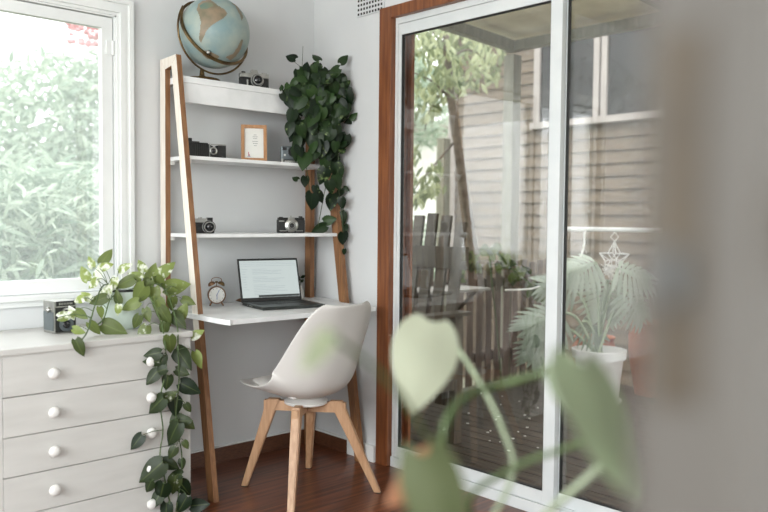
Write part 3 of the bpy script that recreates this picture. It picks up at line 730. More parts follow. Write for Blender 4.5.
# --- pothos on the dresser
pc = on(123, 333, 1, -.24)
po = thing('potted_pothos', 'trailing marbled pothos in a pale mint pot on the dresser, vines over the drawers', 'plant', (pc.x, -.24, .7145))
b = NB(); lathe(b, [(.062, 0), (.070, .01), (.082, .15), (.084, .158), (.078, .158), (.074, .12)], n=36, cap=False); lathe(b, [(.0, 0.002), (.062, .002)], n=36, cap=False); obj('pot', b, 'mint', po, smooth=True, angle=40)
b = NB(); lathe(b, [(.0, .140), (.078, .140)], n=24, cap=False); obj('soil', b, 'soil', po)
b = NB(); lathe(b, [(.0862, .148), (.0868, .150), (.0868, .156), (.0862, .158)], n=36, cap=False); obj('pot_rim', b, 'black', po, smooth=True)
b = NB(); sb = NB()
UP = [  # px, py, length px, tip angle, tone, variegation, depth y
 (106, 256, 17, 60, .45, 0, -.22), (124, 282, 20, 200, .35, .2, -.33), (151, 273, 20, 75, .6, .35, -.28), (165, 269, 21, 45, .7, .4, -.30), (177, 286, 24, 10, .8, .35, -.34),
 (138, 295, 25, 230, .5, .1, -.36), (130, 305, 18, 205, .6, .2, -.36), (117, 297, 14, 100, .3, 0, -.34), (98, 300, 17, 200, .3, 0, -.33), (107, 291, 15, 60, 1, .55, -.33),
 (81, 314, 14, -30, .5, 0, -.36), (86, 296, 12, 140, 1, .5, -.33), (94, 329, 16, -60, .45, .2, -.38), (78, 331, 13, -20, .7, .2, -.42), (79, 348, 18, -70, .15, 0, -.515),
 (114, 329, 25, -25, .35, .05, -.40), (100, 313, 12, -90, .6, .3, -.36), (85, 274, 15, 110, .9, .35, -.26), (124, 267, 15, 30, 1, .5, -.27), (98, 273, 13, 80, 1, .55, -.26), (106, 266, 13, 20, 1, .5, -.27), (113, 284, 14, 250, 1, .55, -.32),
 (154, 296, 18, -90, .6, .3, -.37), (159, 309, 21, -80, .5, .35, -.40), (136, 322, 15, -120, .25, .1, -.42), (143, 334, 18, -110, .4, .4, -.45), (165, 316, 19, -60, .3, .2, -.43), (178, 320, 20, -45, .15, .2, -.46),
 (164, 330, 15, -100, .2, .2, -.47), (170, 345, 19, -90, .3, .2, -.53), (197, 334, 14, 30, .9, .5, -.50), (183, 358, 25, -50, .05, .12, -.53), (152, 354, 17, 190, .05, .3, -.53), (151, 362, 15, 180, .05, .3, -.53), (161, 362, 15, -110, .05, .1, -.53),
 (197, 360, 17, -70, .8, .2, -.52), (182, 312, 18, 60, .6, .3, -.42), (145, 288, 18, 240, .4, .2, -.33), (169, 290, 16, 200, .5, .4, -.35), (188, 301, 14, -20, .4, .2, -.42), (160, 283, 15, -60, .5, .3, -.33),
 (147, 315, 14, -70, .4, .3, -.42), (172, 304, 15, -100, .35, .3, -.40), (134, 276, 17, 160, .7, .4, -.30), (92, 284, 13, 220, .9, .5, -.30), (78, 300, 12, 200, .95, .5, -.32), (72, 312, 13, 120, .9, .55, -.34), (90, 262, 12, 120, .9, .5, -.24), (118, 310, 11, -100, 1, .5, -.35), (141, 266, 14, 120, .8, .5, -.27),
 (66, 316, 15, 10, .55, .45, -.36)]
LO = [(152, 377, 17, -130, .05, .1), (167, 383, 15, -100, .05, .1), (190, 388, 21, -30, .0, 0), (155, 405, 23, -140, .05, .05), (175, 407, 19, -90, .0, .15), (180, 421, 21, 0, .1, .1), (172, 434, 25, -120, .05, .1),
 (136, 442, 17, -130, .0, .15), (186, 445, 9, -60, .2, 0), (188, 424, 15, -40, .2, .35), (172, 453, 13, -120, .1, .3), (170, 465, 17, -30, .05, .1), (182, 464, 10, -80, .1, .2), (151, 472, 28, -140, .05, .08),
 (161, 493, 23, -110, .0, .1), (174, 485, 19, -100, .15, .3), (185, 489, 19, -60, .0, .05), (182, 505, 19, -120, .0, .1), (199, 505, 18, 10, .0, 0), (156, 500, 17, -120, .05, .1), (170, 396, 14, 30, .2, .35), (160, 371, 13, 200, .05, .2), (182, 372, 14, -20, .1, .2), (188, 408, 10, -60, .1, .2), (176, 474, 13, 180, .05, .2), (166, 512, 18, -90, .0, .1), (148, 487, 15, -120, .05, .1)]
def pothos_vine(pts, r=.0028, M='stem'):
    tube(sb, smoothpts(pts), r, 6)
vineA = [(128, 290, -.26), (146, 292, -.36), (160, 320, -.44), (165, 345, -.525), (166, 370, -.53), (160, 400, -.525), (163, 430, -.525), (160, 455, -.525), (165, 480, -.525), (172, 512, -.525)]
vineB = [(128, 290, -.26), (160, 285, -.35), (176, 320, -.46), (178, 350, -.525), (179, 380, -.525), (176, 420, -.525), (182, 460, -.525), (176, 512, -.525)]
vineC = [(120, 290, -.26), (104, 285, -.32), (95, 305, -.37), (88, 330, -.43), (80, 342, -.50)]
vineD = [(120, 290, -.26), (110, 300, -.34), (104, 318, -.38), (96, 326, -.39)]
VP = [[on(x, y, 1, d) for x, y, d in v_] for v_ in (vineA, vineB, vineC, vineD)]
for v_ in VP: pothos_vine(v_)
allv = [p for v_ in VP for p in smoothpts(v_, 4)]
crown = on(124, 293, 1, -.25)
for (x, y, L, a, tn, vr, yy) in UP:
    P_ = on(x, y, 1, yy + rnd(-.01, .01)); base_ = img_leaf(b, P_, L, a, tn, vr, wr=.66, wav=.02)
    q = min(allv + [crown], key=lambda v__: (v__ - base_).length)
    if (q - base_).length < .25: tube(sb, smoothpts([q, q.lerp(base_, .5) + Vector((0, 0, .012)), base_], 4), .0013, 5)
for (x, y, L, a, tn, vr) in LO:
    P_ = on(x, y, 1, -.535 + rnd(-.015, .015)); base_ = img_leaf(b, P_, L, a, tn, vr, wr=.74, wav=.02)
    q = min(allv, key=lambda v__: (v__ - base_).length)
    tube(sb, smoothpts([q, q.lerp(base_, .5) + Vector((0, -.006, .006)), base_], 4), .0014, 5)
obj('leaves', b, 'pothos', po, world=True); obj('vines', sb, 'stem', po, world=True, smooth=True)

# --- pothos on the top shelf
sp_ = thing('trailing_pothos', 'dark green trailing pothos cascading from the right end of the top shelf', 'plant', (-.125, -.115, 1.7555))
b = NB(); lathe(b, [(.045, 0), (.05, .004), (.062, .095), (.066, .10), (.058, .10), (.054, .08), (0, .08)], n=28, cap=False); obj('pot', b, 'terra', sp_, smooth=True, angle=40)
b = NB(); sb = NB()
def yy_(px): return -.19 - .12 * (px - 283) / 67
SL = []
for k in range(175):      # crown
    th = rnd(0, 2 * PI); rr = math.sqrt(random.random()); SL.append((317 + 29 * rr * math.cos(th), 95 + 27 * rr * math.sin(th), rnd(9, 16), rnd(-165, -15)))
for k in range(95):       # curtain
    x = rnd(293, 344); y = rnd(108, 158); SL.append((x, y, rnd(11, 17), rnd(-125, -60)))
SL = [q for q in SL if not (q[0] < 311 and q[1] > 108 and q[0] > 300 and random.random() < .75)]
for q in [(304, 160, 19, -100), (295, 178, 8, 150), (305, 181, 11, -90), (323, 176, 17, -110), (337, 172, 18, -80), (338, 182, 15, -70), (311, 202, 19, -100), (320, 196, 13, -60), (331, 201, 17, -100), (346, 189, 7, -30), (342, 203, 11, -80), (340, 194, 10, -120),
          (329, 220, 13, 10), (319, 228, 15, 200), (342, 218, 13, -80), (343, 230, 12, -100), (343.5, 239, 14, -90), (344.5, 252, 6, -90), (316, 190, 10, -80), (330, 187, 14, -80), (326, 164, 16, -90), (335, 160, 16, -70), (288, 95, 12, -110), (292, 117, 15, -100), (289, 129, 14, -100), (296, 108, 14, -110), (297, 142, 14, -80), (300, 150, 13, -70),
          (290.6, 56.7, 12, 155), (316.4, 56.7, 11, 130), (343.7, 59, 11, 50), (281, 87, 7, 100), (349, 121, 9, 200), (353.5, 116, 9, 45), (348, 98, 15, -80), (346, 109, 14, -95), (341, 90, 15, -60), (343, 150, 8, 30), (344, 143, 8, 50), (307, 66, 10, 80), (330, 74, 14, 20), (300, 74, 13, 150)]: SL.append(q)
for (x, y, L, a) in SL:
    P_ = on(x, y, 1, yy_(x) + rnd(-.035, .035))
    if P_.x > -.012: P_ = on(x, y, 0, -.014)
    bb_ = img_leaf(b, P_, L, a, rnd(0, .85) ** 1.6, rnd(0, .42), wr=.78, tilt=.55)
for a0, a1 in (((311, 75), (292, 60)), ((318, 78), (318, 60)), ((332, 76), (343, 62)), ((340, 120), (352, 118)), ((302, 70), (303, 46))):
    p0, p1 = on(*a0, 1, yy_(a0[0])), on(*a1, 1, yy_(a1[0])); p1.x = min(p1.x, -.012); p0.x = min(p0.x, -.012); tube(sb, [p0, p0.lerp(p1, .5), p1], .0012, 5)
for st in ([(318, 90), (326, 130), (330, 165), (325, 190), (318, 226)], [(330, 100), (338, 140), (338, 180), (342, 215), (344, 250)], [(305, 100), (300, 130), (306, 165), (311, 200)]):
    q = [on(x, y, 1, yy_(x) + .01) for x, y in st]
    for p in q: p.x = min(p.x, -.012)
    tube(sb, smoothpts(q), .002, 6)
obj('leaves', b, 'shelfleaf', sp_, world=True); obj('vines', sb, 'darkstem', sp_, world=True, smooth=True)

# --- foreground plant, very near the lens
fp_ = thing('foreground_potted_plant', 'blurred long-stemmed leafy plant in a terracotta pot in the near foreground', 'plant', dep(492, 642, .98))
tb = fp_.location.copy()
b = NB(); lathe(b, [(.055, 0), (.06, .003), (.078, .10), (.084, .103), (.086, .128), (.078, .130), (.074, .11), (0, .108)], n=32, cap=False); obj('pot', b, 'terra', fp_, smooth=True, angle=40)
def fleaf(P0, P1, wd, M, tone, droop=.15, label=None, nv=None, dd=0, nt=.2):
    b = NB(); P0, P1 = Vector(P0), Vector(P1); L = (P1 - P0).length
    leaf(b, P0, P1 - P0, nv or -FV, L, wd, tone=tone, var=0, droop=dd, fold=.12, notch=nt, wav=.02)
    o = obj('leaf', b, M, fp_, world=True)
    md = o.modifiers.new('sub', 'SUBSURF'); md.levels = 1; md.render_levels = 2
    if label: o['label'] = label
    return o
fleaf(dep(432, 322, 1.22), dep(412, 412, 1.12), .104, 'fore', .9, label='pale green heart-shaped leaf', dd=.1, nt=.09)
fleaf(dep(582, 366, .68), dep(634, 505, .60), .074, 'foredark', .75, label='grey-green drooping leaf', nv=-FV + RV * .5)
fleaf(dep(560, 368, .84), dep(604, 440, .80), .045, 'foredark', .55, nv=-FV - RV * .3)
fleaf(dep(424, 456, .70), dep(458, 575, .64), .056, 'foreolive', .25, label='broad green leaf at the foot of the view', nv=-FV + UV_ * .3)
fleaf(dep(440, 462, .80), dep(386, 506, .78), .05, 'foredry', .3, label='dried brown leaf', nv=-FV - UV_ * .2)
fleaf(dep(330, 334, .64), dep(300, 374, .60), .020, 'fore', .55, label='small narrow leaf in front of the chair back')
def fstem(pts, r=.0045, M='palestem'):
    b = NB(); tube(b, smoothpts([dep(*p) for p in pts]), r, 8); return obj('stem', b, M, fp_, world=True, smooth=True)
root = tb + Vector((0, 0, .10))
def fstem2(pts, r=.0045, M='palestem'):
    q = [dep(*p) for p in pts]; b = NB(); tube(b, smoothpts([root + Vector((rnd(-.03, .03), rnd(-.03, .03), 0))] + q), r, 8); return obj('stem', b, M, fp_, world=True, smooth=True)
fstem2([(512, 478, 1.02), (503, 430, 1.08), (483, 388, 1.14), (456, 346, 1.22), (442, 333, 1.235)], .0034)
fstem2([(450, 500, .92), (443, 450, .9), (448, 418, .9), (470, 394, .93), (510, 382, .95), (560, 368, .86)], .0042, 'stem')
fstem2([(470, 500, .94), (520, 465, .92), (566, 448, .9), (600, 430, .86), (577, 376, .82)], .0035, 'stem')
fstem2([(556, 505, .9), (596, 470, .88), (625, 440, .86)], .0042)
fstem2([(460, 500, .9), (400, 395, .72), (330, 334, .64)], .0022, 'stem')
fstem2([(436, 512, .86), (446, 474, .85), (430, 455, .84)], .0062)
# stand for that plant
ps = thing('plant_stand', 'wooden stand under the foreground plant, below the view', 'stand', (tb.x, tb.y, 0))
b = NB(); lathe(b, [(.15, tb.z - .025), (.155, tb.z - .02), (.155, tb.z - .004), (.15, tb.z - .001)], n=32); obj('stand_top', b, 'oak', ps)
for k in range(3):
    a = k * 2 * PI / 3; b = NB(); beam(b, (math.cos(a) * .11, math.sin(a) * .11, tb.z - .024), (math.cos(a) * .17, math.sin(a) * .17, 0), .03, .03, .02, .02); obj('leg', b, 'oak', ps)

# ================================================================== NEAR DOOR at the right edge
xd = CAM.x + .27
W['gold'].node_tree.nodes['Principled BSDF'].inputs['Metallic'].default_value = .3
nd = thing('interior_door', 'pale blurred interior door seen edge-on in the near foreground at right', 'door', (xd, CAM.y + .133, 0))
b = NB(); box(b, 0, .78, -.022, .017, .01, 2.04, .002); obj('door_leaf', b, 'lampshade', nd)
b = NB(); box(b, -.002, .001, -.008, .010, 1.085, 1.217, .0008); pl = obj('latch_plate', b, 'gold', nd)
b = NB(); box(b, -.008, -.002, -.004, .006, 1.12, 1.142, .002); obj('latch_bolt', b, 'black', pl)
b = NB(); tube(b, [(.06, -.022, 1.15), (.06, -.075, 1.15), (.16, -.078, 1.15)], .009, 10); lathe(b, [(.025, -.030), (.025, -.022)], (.06, 0, 1.15), 20, 'y'); obj('door_handle', b, 'brass', nd, smooth=True, angle=40)
b = NB(); box(b, xd + .79, -.012, CAM.y + .08, CAM.y + .18, 0, H - .001); setting('wall_partition', b, 'wall')

# ================================================================== OUTSIDE
b = NB(); box(b, -30, 40, -30, 40, -.62, -.55); setting('lawn', b, 'grass')
# deck
b = NB(); x = .125
while x < 2.62:
    box(b, x, x + .084, -4.5, .45, -.055, -.03 + rnd(-.001, .001)); x += .091
tag(obj('deck', b, 'deck'), kind='structure')
b = NB(); box(b, .125, 2.62, -4.5, .45, -.2, -.075); setting('deck_subframe', b, 'black')
# fence
fe = thing('picket_fence', 'low weathered timber picket fence along the edge of the deck', 'fence', (1.4, .36, -.03))
x = .30; k = 0
while x < 2.62:
    h_ = .86 + .012 * math.sin(k * 2.1)
    b = NB(); box(b, x, x + .064, .339, .353, .0, h_, .002); obj('picket', b, 'fence', fe, world=True); x += .101; k += 1
for z in (.16, .68):
    b = NB(); box(b, .28, 2.64, .353, .39, z, z + .07); obj('rail', b, 'fence', fe, world=True)
# veranda
vp = thing('veranda_post', 'square grey-green timber post at the veranda corner behind the fence', 'post', (2.2, .44, -.55))
b = NB(); box(b, -.045, .045, -.045, .045, 0, 2.92); obj('post_shaft', b, 'post', vp)
b = NB(); box(b, 2.165, 2.235, -4.5, .50, 2.40, 2.47); setting('veranda_beam', b, 'post')
b = NB(); beam(b, (.14, .44, 2.535), (2.25, .44, 2.435), .07, .07); setting('veranda_end_beam', b, 'post')
b = NB()
for y in (-.75, -1.9, -3.0): beam(b, (.14, y, 2.60), (2.4, y, 2.50), .05, .05)
setting('veranda_battens', b, 'post')
b = NB(); vs = [b.verts.new(p) for p in ((.12, -4.5, 2.64), (2.45, -4.5, 2.50), (2.45, .55, 2.50), (.12, .55, 2.64), (.12, -4.5, 2.67), (2.45, -4.5, 2.53), (2.45, .55, 2.53), (.12, .55, 2.67))]
for f in ((0, 1, 2, 3), (7, 6, 5, 4), (0, 4, 5, 1), (1, 5, 6, 2), (2, 6, 7, 3), (3, 7, 4, 0)): b.faces.new([vs[i] for i in f])
setting('veranda_ceiling', b, 'soffit')
# neighbouring timber wing
X = 4.0
wg = thing('timber_house', 'neighbouring timber house wall clad in horizontal weatherboards with a wide window', 'house', (X, .0, -.55))
b = NB(); z = -.55
while z < 3.4:
    vs = [b.verts.new(p) for p in ((X - .028, -4.5, z), (X - .028, 2.6, z), (X - .004, 2.6, z + .125), (X - .004, -4.5, z + .125), (X + .05, -4.5, z), (X + .05, 2.6, z), (X + .05, 2.6, z + .125), (X + .05, -4.5, z + .125))]
    for f in ((0, 1, 2, 3), (7, 6, 5, 4), (0, 4, 5, 1), (1, 5, 6, 2), (2, 6, 7, 3), (3, 7, 4, 0)): b.faces.new([vs[i] for i in f])
    z += .118
obj('weatherboards', b, 'clad', wg, world=True)
b = NB(); box(b, X - .05, X + .06, 2.56, 2.66, -.55, 3.42); obj('corner_board', b, 'wframe', wg, world=True)
b = NB(); box(b, X - .4, X + 2.5, -4.6, 3.0, 3.42, 3.5); obj('roof', b, 'post', wg, world=True)
b = NB(); box(b, X + .05, X + 2.4, -4.5, 2.6, -.55, 3.42); obj('house_body', b, 'pale', wg, world=True)
wy0, wy1, wz0, wz1 = -.9, 1.52, 2.12, 3.0
b = NB()
box(b, X - .07, X, wy1 - .07, wy1, wz0, wz1); box(b, X - .07, X, wy0, wy0 + .07, wz0, wz1); box(b, X - .07, X, wy0, wy1, wz1, wz1 + .07); box(b, X - .09, X, wy0 - .03, wy1 + .03, wz0 - .06, wz0)
for y in (.82, .74, .02): box(b, X - .07, X, y - .03, y + .03, wz0, wz1)
wf = obj('window_frame', b, 'wframe', wg, world=True)
b = NB(); box(b, X - .045, X - .035, wy0 + .03, wy1 - .03, wz0, wz1); obj('pane', b, 'darkglass', wf, world=True)
# distant pale garage + post
ga = thing('pale_outbuilding', 'pale rendered outbuilding behind the fence and tree', 'building', (3.5, 6.5, -.55))
b = NB(); box(b, .6, 9, 0, 3, 0, 3.3); obj('walls', b, 'pale', ga)
b = NB(); box(b, .4, 9.2, -.3, 3.3, 3.3, 3.42); obj('roof', b, 'post', ga)
b = NB(); p = on(443, 200, 1, 2.4); box(b, p.x - .05, p.x + .05, 2.35, 2.45, -.55, 2.0); tag(obj('garden_post', b, 'post'), 'slim grey post standing in the garden left of the leaning trunk', 'post')
# armchair on the deck
ac = thing('slatted_armchair', 'dark slatted timber armchair standing on the deck just outside the glass door', 'chair', (.46, -.19, -.03), PI)
for k in range(5):
    y = -.23 + k * .105
    b = NB(); beam(b, (-.16 + .05, y, .20), (-.26, y, 1.22 - .012 * (k - 2) ** 2), .07, .018, up=Vector((1, 0, 0))); obj('back_slat', b, 'dchair', ac)
b = NB(); beam(b, (-.215, -.29, .98), (-.215, .27, .98), .03, .12); obj('back_rail', b, 'dchair', ac)
for k in range(5):
    b = NB(); box(b, -.1 + k * .09, -.02 + k * .09, -.28, .24, .34, .36, .002); obj('seat_slat', b, 'dchair', ac)
for y in (-.31, .26):
    b = NB(); box(b, -.22, .42, y - .05, y + .05, .68, .70, .004); obj('armrest', b, 'dchair', ac)
for xx in (-.15, .36):
    for y in (-.31, .26):
        b = NB(); box(b, xx - .03, xx + .03, y - .02, y + .02, 0, .68); obj('leg', b, 'dchair', ac)
for y in (-.31, .26):
    b = NB(); box(b, -.15, .36, y - .018, y + .018, .29, .34); obj('side_rail', b, 'dchair', ac)
# side table
st_ = thing('folding_table', 'pale folding table board hooked onto the inside of the picket fence beside the armchair', 'table', (1.20, .18, -.03))
b = NB(); box(b, -.26, .27, -.16, .153, .735, .752, .003); obj('tabletop', b, 'concrete', st_)
for sx in (-1, 1):
    b = NB(); beam(b, (sx * .2, .145, .52), (sx * .2, -.10, .73), .018, .018); obj('bracket', b, 'dchair', st_)
# leaning trunk tree with foliage
tr = thing('leaning_tree', 'thin leaning tree with yellow-green leaves beyond the fence', 'tree', on(482, 320, 1, 1.15) * 1)
tr.location.z = -.55
b = NB(); trp = [Vector((tr.location.x + .10, 1.15, -.55)), on(482, 320, 1, 1.15), on(472, 240, 1, 1.15), on(458, 150, 1, 1.15), on(450, 90, 1, 1.2), on(446, 30, 1, 1.25)]
tube(b, smoothpts(trp), .048, 10, .03); tk = obj('trunk', b, 'bark', tr, world=True, smooth=True)
b = NB()
brs = [[(452, 100), (430, 80), (405, 70)], [(448, 60), (470, 50), (500, 70)], [(450, 80), (430, 110), (425, 130)], [(456, 140), (430, 170), (410, 195)], [(448, 50), (430, 30), (410, 20)], [(447, 40), (480, 25), (505, 20)]]
for q in brs: tube(b, smoothpts([on(x, y, 1, 1.2 + .1 * i) for i, (x, y) in enumerate(q)]), .012, 6, .004)
obj('branches', b, 'bark', tr, world=True, smooth=True)
b = NB()
def clump(bm, px, py, rx, ry, n, y, L=(16, 26), lo=0, hi=1):
    for _ in range(n):
        th = rnd(0, 2 * PI); rr = math.sqrt(random.random())
        P_ = on(px + rx * rr * math.cos(th), py + ry * rr * math.sin(th), 1, y + rnd(-.35, .35)); 
        img_leaf(bm, P_, rnd(*L), rnd(-150, -30), rnd(lo, hi), 0, wr=.34, tilt=.7, prof=OVAL, notch=0, droop=.3)
for q in ((428, 45, 30, 22, 90), (455, 40, 35, 20, 80), (440, 85, 26, 18, 60), (470, 75, 30, 16, 55), (425, 105, 18, 16, 30), (490, 55, 18, 12, 26), (443, 75, 8, 8, 16), (412, 160, 8, 22, 16), (425, 188, 20, 10, 26), (415, 200, 10, 8, 14), (436, 175, 8, 12, 10)): clump(b, *q[:4], int(q[4] * 1.7), 1.3, L=(7, 13))
obj('leaves', b, 'tree', tr, world=True)
# climber along the fence top
cl = thing('climbing_vine', 'leafy climbing vine trailing over the top of the picket fence', 'vine', on(500, 280, 1, .33)); cl.location.z = -.03
b = NB(); s2 = NB(); vpts = [(455, 275), (470, 262), (490, 250), (505, 262), (520, 276), (535, 286), (545, 292)]
tube(s2, smoothpts([Vector((cl.location.x, .30, -.03)), on(497, 330, 1, .30)] + [on(x, y, 1, .30) for x, y in vpts[2:]]), .006, 6); tube(s2, smoothpts([on(x, y, 1, .30) for x, y in vpts]), .005, 6)
for x, y in vpts:
    for _ in range(9): img_leaf(b, on(x + rnd(-9, 9), y + rnd(-7, 8), 1, .29 + rnd(-.05, .03)), rnd(7, 11), rnd(-140, -20), rnd(.0, .5), 0, wr=.7, prof=OVAL, notch=0)
obj('leaves', b, 'pothos', cl, world=True); obj('stems', s2, 'stem', cl, world=True, smooth=True)
# white rail, hanging star, cord
ra = thing('handrail', 'thin white horizontal rail along the veranda edge above the white flowerpot', 'rail', (2.32, -.6, 1.10))
ye = on(560, 230, 0, 2.32).y + .6
b = NB(); tube(b, [(0, -3.5, 0), (0, ye, 0)], .016, 10); obj('rail_bar', b, 'white', ra, smooth=True)
b = NB(); box(b, -.03, .03, ye - .02, ye, -.03, .03); obj('end_bracket', b, 'white', ra)
sx = on(614, 262, 0, 2.32)
so = thing('star_ornament', 'white wire star ornament hanging by a cord from the white veranda rail', 'ornament', (2.32, sx.y, sx.z))
b = NB()
for off in (-.03, .03):
    P5 = [Vector((off * 0, math.cos(PI / 2 + k * 2 * PI / 5) * .12, math.sin(PI / 2 + k * 2 * PI / 5) * .12 + .02)) for k in range(5)]
    Q5 = [Vector((off, math.cos(PI / 2 + (k + .5) * 2 * PI / 5) * .05, math.sin(PI / 2 + (k + .5) * 2 * PI / 5) * .05 + .02)) for k in range(5)]
    for k in range(5): tube(b, [P5[k], Q5[k]], .004, 6); tube(b, [Q5[k], P5[(k + 1) % 5]], .004, 6); tube(b, [Q5[k], (off, 0, .02)], .003, 6)
obj('wire_star', b, 'white', so)
b = NB(); tube(b, [(0, 0, .14), (0, .03, .17), (0, 0, 1.10 - sx.z - .017)], .003, 6); tube(b, [(0, 0, .14), (0, -.03, .17), (0, 0, 1.10 - sx.z - .017)], .003, 6); obj('hanging_cord', b, 'rope', so)
b = NB()
for k in range(10):
    q = [Vector((rnd(-.04, .04), rnd(-.07, .09), -.02 - j * .03)) for j in range(5)]; tube(b, smoothpts(q), .0025, 5)
obj('tangled_cord', b, 'rope', so)
b = NB(); tube(b, smoothpts([on(585, 228, 0, 2.16), on(583, 250, 0, 2.16), on(574, 268, 0, 2.1), on(556, 276, 0, 2.0), on(535, 288, 0, 1.9), on(505, 290, 0, 1.85)]), .006, 8); tag(obj('cable', b, 'rope', smooth=True), 'white cable looping down from the veranda rail towards the fence', 'cable')
# potted split-leaf plant
pw = on(598, 402, 2, -.03)
wp = thing('potted_philodendron', 'split-leaf philodendron in a white plastic pot on the deck', 'plant', pw)
b = NB(); lathe(b, [(.12, 0), (.125, .01), (.155, .29), (.172, .295), (.176, .35), (.164, .352), (.158, .30), (0, .29)], n=36, cap=False); obj('pot', b, 'white', wp, smooth=True, angle=40)
b = NB(); lathe(b, [(.14, -.0), (.15, .02), (.145, .025)], n=30); obj('saucer', b, 'white', wp)
b = NB(); s2 = NB()
D0 = depth(pw)
def split_leaf(px, py, ang, Lpx, tone):
    P_ = dep(px, py, D0 + rnd(-.12, .12)); L = Lpx * D0 / FPX; a = math.radians(ang)
    t = (RV * math.cos(a) + UV_ * math.sin(a) - FV * .25).normalized(); n = (-FV * .75 + UV_ * .65).normalized(); n = (n - t * n.dot(t)).normalized(); s = t.cross(n)
    for k in range(9):
        u = .02 + k * .11
        for sg in (-1, 1):
            dirv = (s * sg * (1 - u * .35) + t * (.05 + u * 1.0) - n * .25).normalized()
            leaf(b, P_ + t * L * u * .8, dirv, n, L * (.85 - abs(u - .35) * .55), L * .11, prof=OVAL, notch=0, tone=tone + rnd(-.15, .15), droop=.25, fold=.1)
    leaf(b, P_, t, n, L * 1.05, L * .22, prof=OVAL, notch=0, tone=tone, droop=.1)
    tube(s2, smoothpts([pw + Vector((rnd(-.04, .04), rnd(-.04, .04), .30)), pw.lerp(P_, .55) + Vector((0, 0, .22)), P_]), .010, 7)
for q in ((596, 262, 200, 44, .8), (618, 268, -20, 40, .85), (608, 280, -100, 44, .9), (574, 288, 170, 40, .6), (560, 312, 205, 48, .55), (582, 322, -40, 30, .4), (548, 332, 235, 40, .6), (628, 292, -60, 36, .6)): split_leaf(*q)
obj('leaves', b, 'philo', wp, world=True); obj('stems', s2, 'palestem', wp, world=True, smooth=True)
# terracotta pots behind
for i, (px, py, r_, lab) in enumerate(((585, 350, .15, 'terracotta pot partly hidden behind the left side of the white flowerpot'), (612, 338, .17, 'large terracotta pot behind the white flowerpot, taller than the other'))):
    p = pw + Vector(((.42, .30, 0), (.50, -.12, 0))[i])
    t = thing('terracotta_pot', lab, 'pot', p); h_ = .36 + .14 * i
    b = NB(); lathe(b, [(r_ * .7, 0), (r_ * .98, h_ * .55), (r_, h_ * .8), (r_ * .9, h_ * .93), (r_ * .98, h_), (r_ * .86, h_), (r_ * .8, h_ * .9), (0, h_ * .88)], n=32, cap=False); obj('pot_body', b, 'terra', t, smooth=True, angle=40)
# petals on the deck
for i in range(26):
    px, py = rnd(440, 540), rnd(392, 455); p = on(px, py, 2, -.029)
    b = NB(); lay = b; ball(b, (0, 0, .002), .007 + rnd(0, .004), (1, .7, .25), 8, 5); o = obj('fallen_petal', b, 'petal', smooth=True); o.location = p; o.rotation_euler = (0, 0, rnd(0, 3))
    tag(o, 'white petal fallen on the weathered deck boards', 'petal', 'fallen petals on the deck')

# bushes beyond the window
def leaf_mass(name, label, cat, M, blobs, n, L, wr=.2, loc=None, parts=None, prof=LANCE, tones=(0, 1)):
    t = thing(name, label, cat, loc)
    b = NB()
    tot = sum(q[3] * q[4] for q in blobs)
    for (cx, cy, cz, rx, rz, ry) in blobs:
        for _ in range(int(n * rx * rz / tot)):
            while True:
                v_ = Vector((rnd(-1, 1), rnd(-1, .35), rnd(-1, 1)))
                if .35 < v_.length < 1: break
            P_ = Vector((cx + v_.x * rx, cy + v_.y * ry, cz + v_.z * rz))
            if P_.z < -.5: continue
            d = Vector((rnd(-1, 1), rnd(-1, .3), rnd(-.9, .7))).normalized(); ll = rnd(*L)
            leaf(b, P_, d, Vector((rnd(-.6, .6), -1, rnd(.1, .9))), ll, ll * wr, prof=prof, notch=0, tone=rnd(*tones) , var=rnd(0, .25), droop=.3)
    obj('leaves', b, M, t, world=True)
    b = NB(); gx, gy = t.location.x, t.location.y
    for (cx, cy, cz, rx, rz, ry) in blobs: tube(b, smoothpts([(gx, gy, -.55), ((gx + cx) / 2, (gy + cy) / 2, (cz - .55) / 2 + .1), (cx, cy, cz)]), .03, 6, .012)
    obj('branches', b, 'bark', t, world=True, smooth=True)
    return t
leaf_mass('leafy_bush', 'pale green long-leaved bush filling the lower part of the window view', 'bush', 'bush',
          [(-1.3, 2.3, .8, 1.0, .75, .6), (-.2, 2.5, .7, .9, .8, .6), (.6, 2.8, .8, .8, .8, .6), (-.7, 2.6, 1.05, .9, .5, .6), (.1, 2.9, 1.2, .7, .4, .5), (-2.2, 2.2, .7, .8, .7, .6), (-.4, 2.2, .3, 1.2, .6, .5)], 15000, (.09, .20), .17, loc=(-.5, 2.7, -.55))
bt = leaf_mass('garden_tree', 'tall pale leafy tree with pink blossom behind the bush in the window view', 'tree', 'bush',
          [(.6, 4.8, 1.9, 1.0, .9, .6), (1.6, 4.9, 1.9, 1.2, 1.2, .7), (1.5, 4.8, 2.6, .6, .5, .6), (.1, 4.6, 1.2, .9, .8, .6), (2.2, 5.2, 2.9, .8, .9, .6), (-.8, 4.5, 1.0, .9, .7, .6)], 14000, (.07, .15), .35, loc=(1.1, 5.1, -.55), tones=(.2, .9))
b = NB()
for k in range(90):
    p = on(rnd(68, 103), rnd(14, 46), 1, 4.4 + rnd(0, .5)); ball(b, p, rnd(.015, .04), (1, .6, .8), 6, 4)
obj('blossoms', b, 'blossom', bt, world=True, smooth=True)
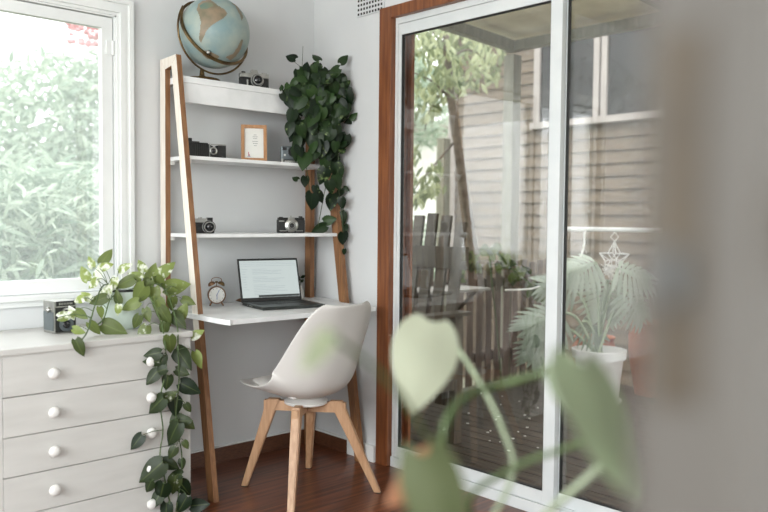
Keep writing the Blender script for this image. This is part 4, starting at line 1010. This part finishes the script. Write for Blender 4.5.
# green backdrop shrubs beyond the outbuilding side (seen through the door, top left) and dark tree mirrored in the neighbour's window
leaf_mass('garden_shrub', 'pale hazy shrub beyond the fence, left of the leaning tree', 'bush', 'bush', [(5.2, 5.2, 3.3, 1.0, .7, .5), (4.6, 4.8, 2.9, .8, .6, .5), (6.2, 5.6, 3.0, 1.0, .8, .5), (5.4, 5.0, .6, .9, .7, .5)], 4500, (.08, .16), .4, loc=(5.4, 5.3, -.55), tones=(.2, .8))

# ================================================================== LIGHT
w = bpy.data.worlds.new('sky'); sc.world = w; w.use_nodes = True
nt = w.node_tree; bg = nt.nodes['Background']
tc = nt.nodes.new('ShaderNodeTexCoord'); sx_ = nt.nodes.new('ShaderNodeSeparateXYZ'); nt.links.new(tc.outputs['Generated'], sx_.inputs[0])
cr = nt.nodes.new('ShaderNodeValToRGB'); nt.links.new(sx_.outputs['Z'], cr.inputs[0])
cr.color_ramp.elements[0].position = 0; cr.color_ramp.elements[0].color = (.40, .415, .41, 1)
cr.color_ramp.elements[1].position = .75; cr.color_ramp.elements[1].color = (.95, .98, 1.0, 1)
nt.links.new(cr.outputs[0], bg.inputs[0]); bg.inputs[1].default_value = 2.8
def area(name, loc, rot, sx, sy, e, col=(1, 1, 1), portal=False):
    l = bpy.data.lights.new(name, 'AREA'); l.shape = 'RECTANGLE'; l.size = sx; l.size_y = sy; l.energy = e; l.color = col
    o = bpy.data.objects.new(name, l); COL.objects.link(o); o.location = loc; o.rotation_euler = rot
    if portal: l.cycles.is_portal = True
    return o
area('fill_left_opening', (XL - .06, -2.7, 1.55), (0, -PI / 2, 0), 1.45, 3.5, 66, (.955, .985, 1))  # fill lamp added in the unseen left wall opening to brighten the room
area('fill_front_opening', (-2.6, YF - .06, 1.5), (PI / 2, 0, 0), 3.3, 1.6, 70, (.94, .975, 1))  # second added fill lamp, in an unseen opening behind the camera
area('portal_back_window', ((WX0 + WX1) / 2, .13, 1.42), (-PI / 2, 0, 0), 1.5, 1.15, 1, portal=True)
area('portal_door', (.13, -1.75, 1.05), (0, PI / 2, 0), 2.0, 2.3, 1, portal=True)
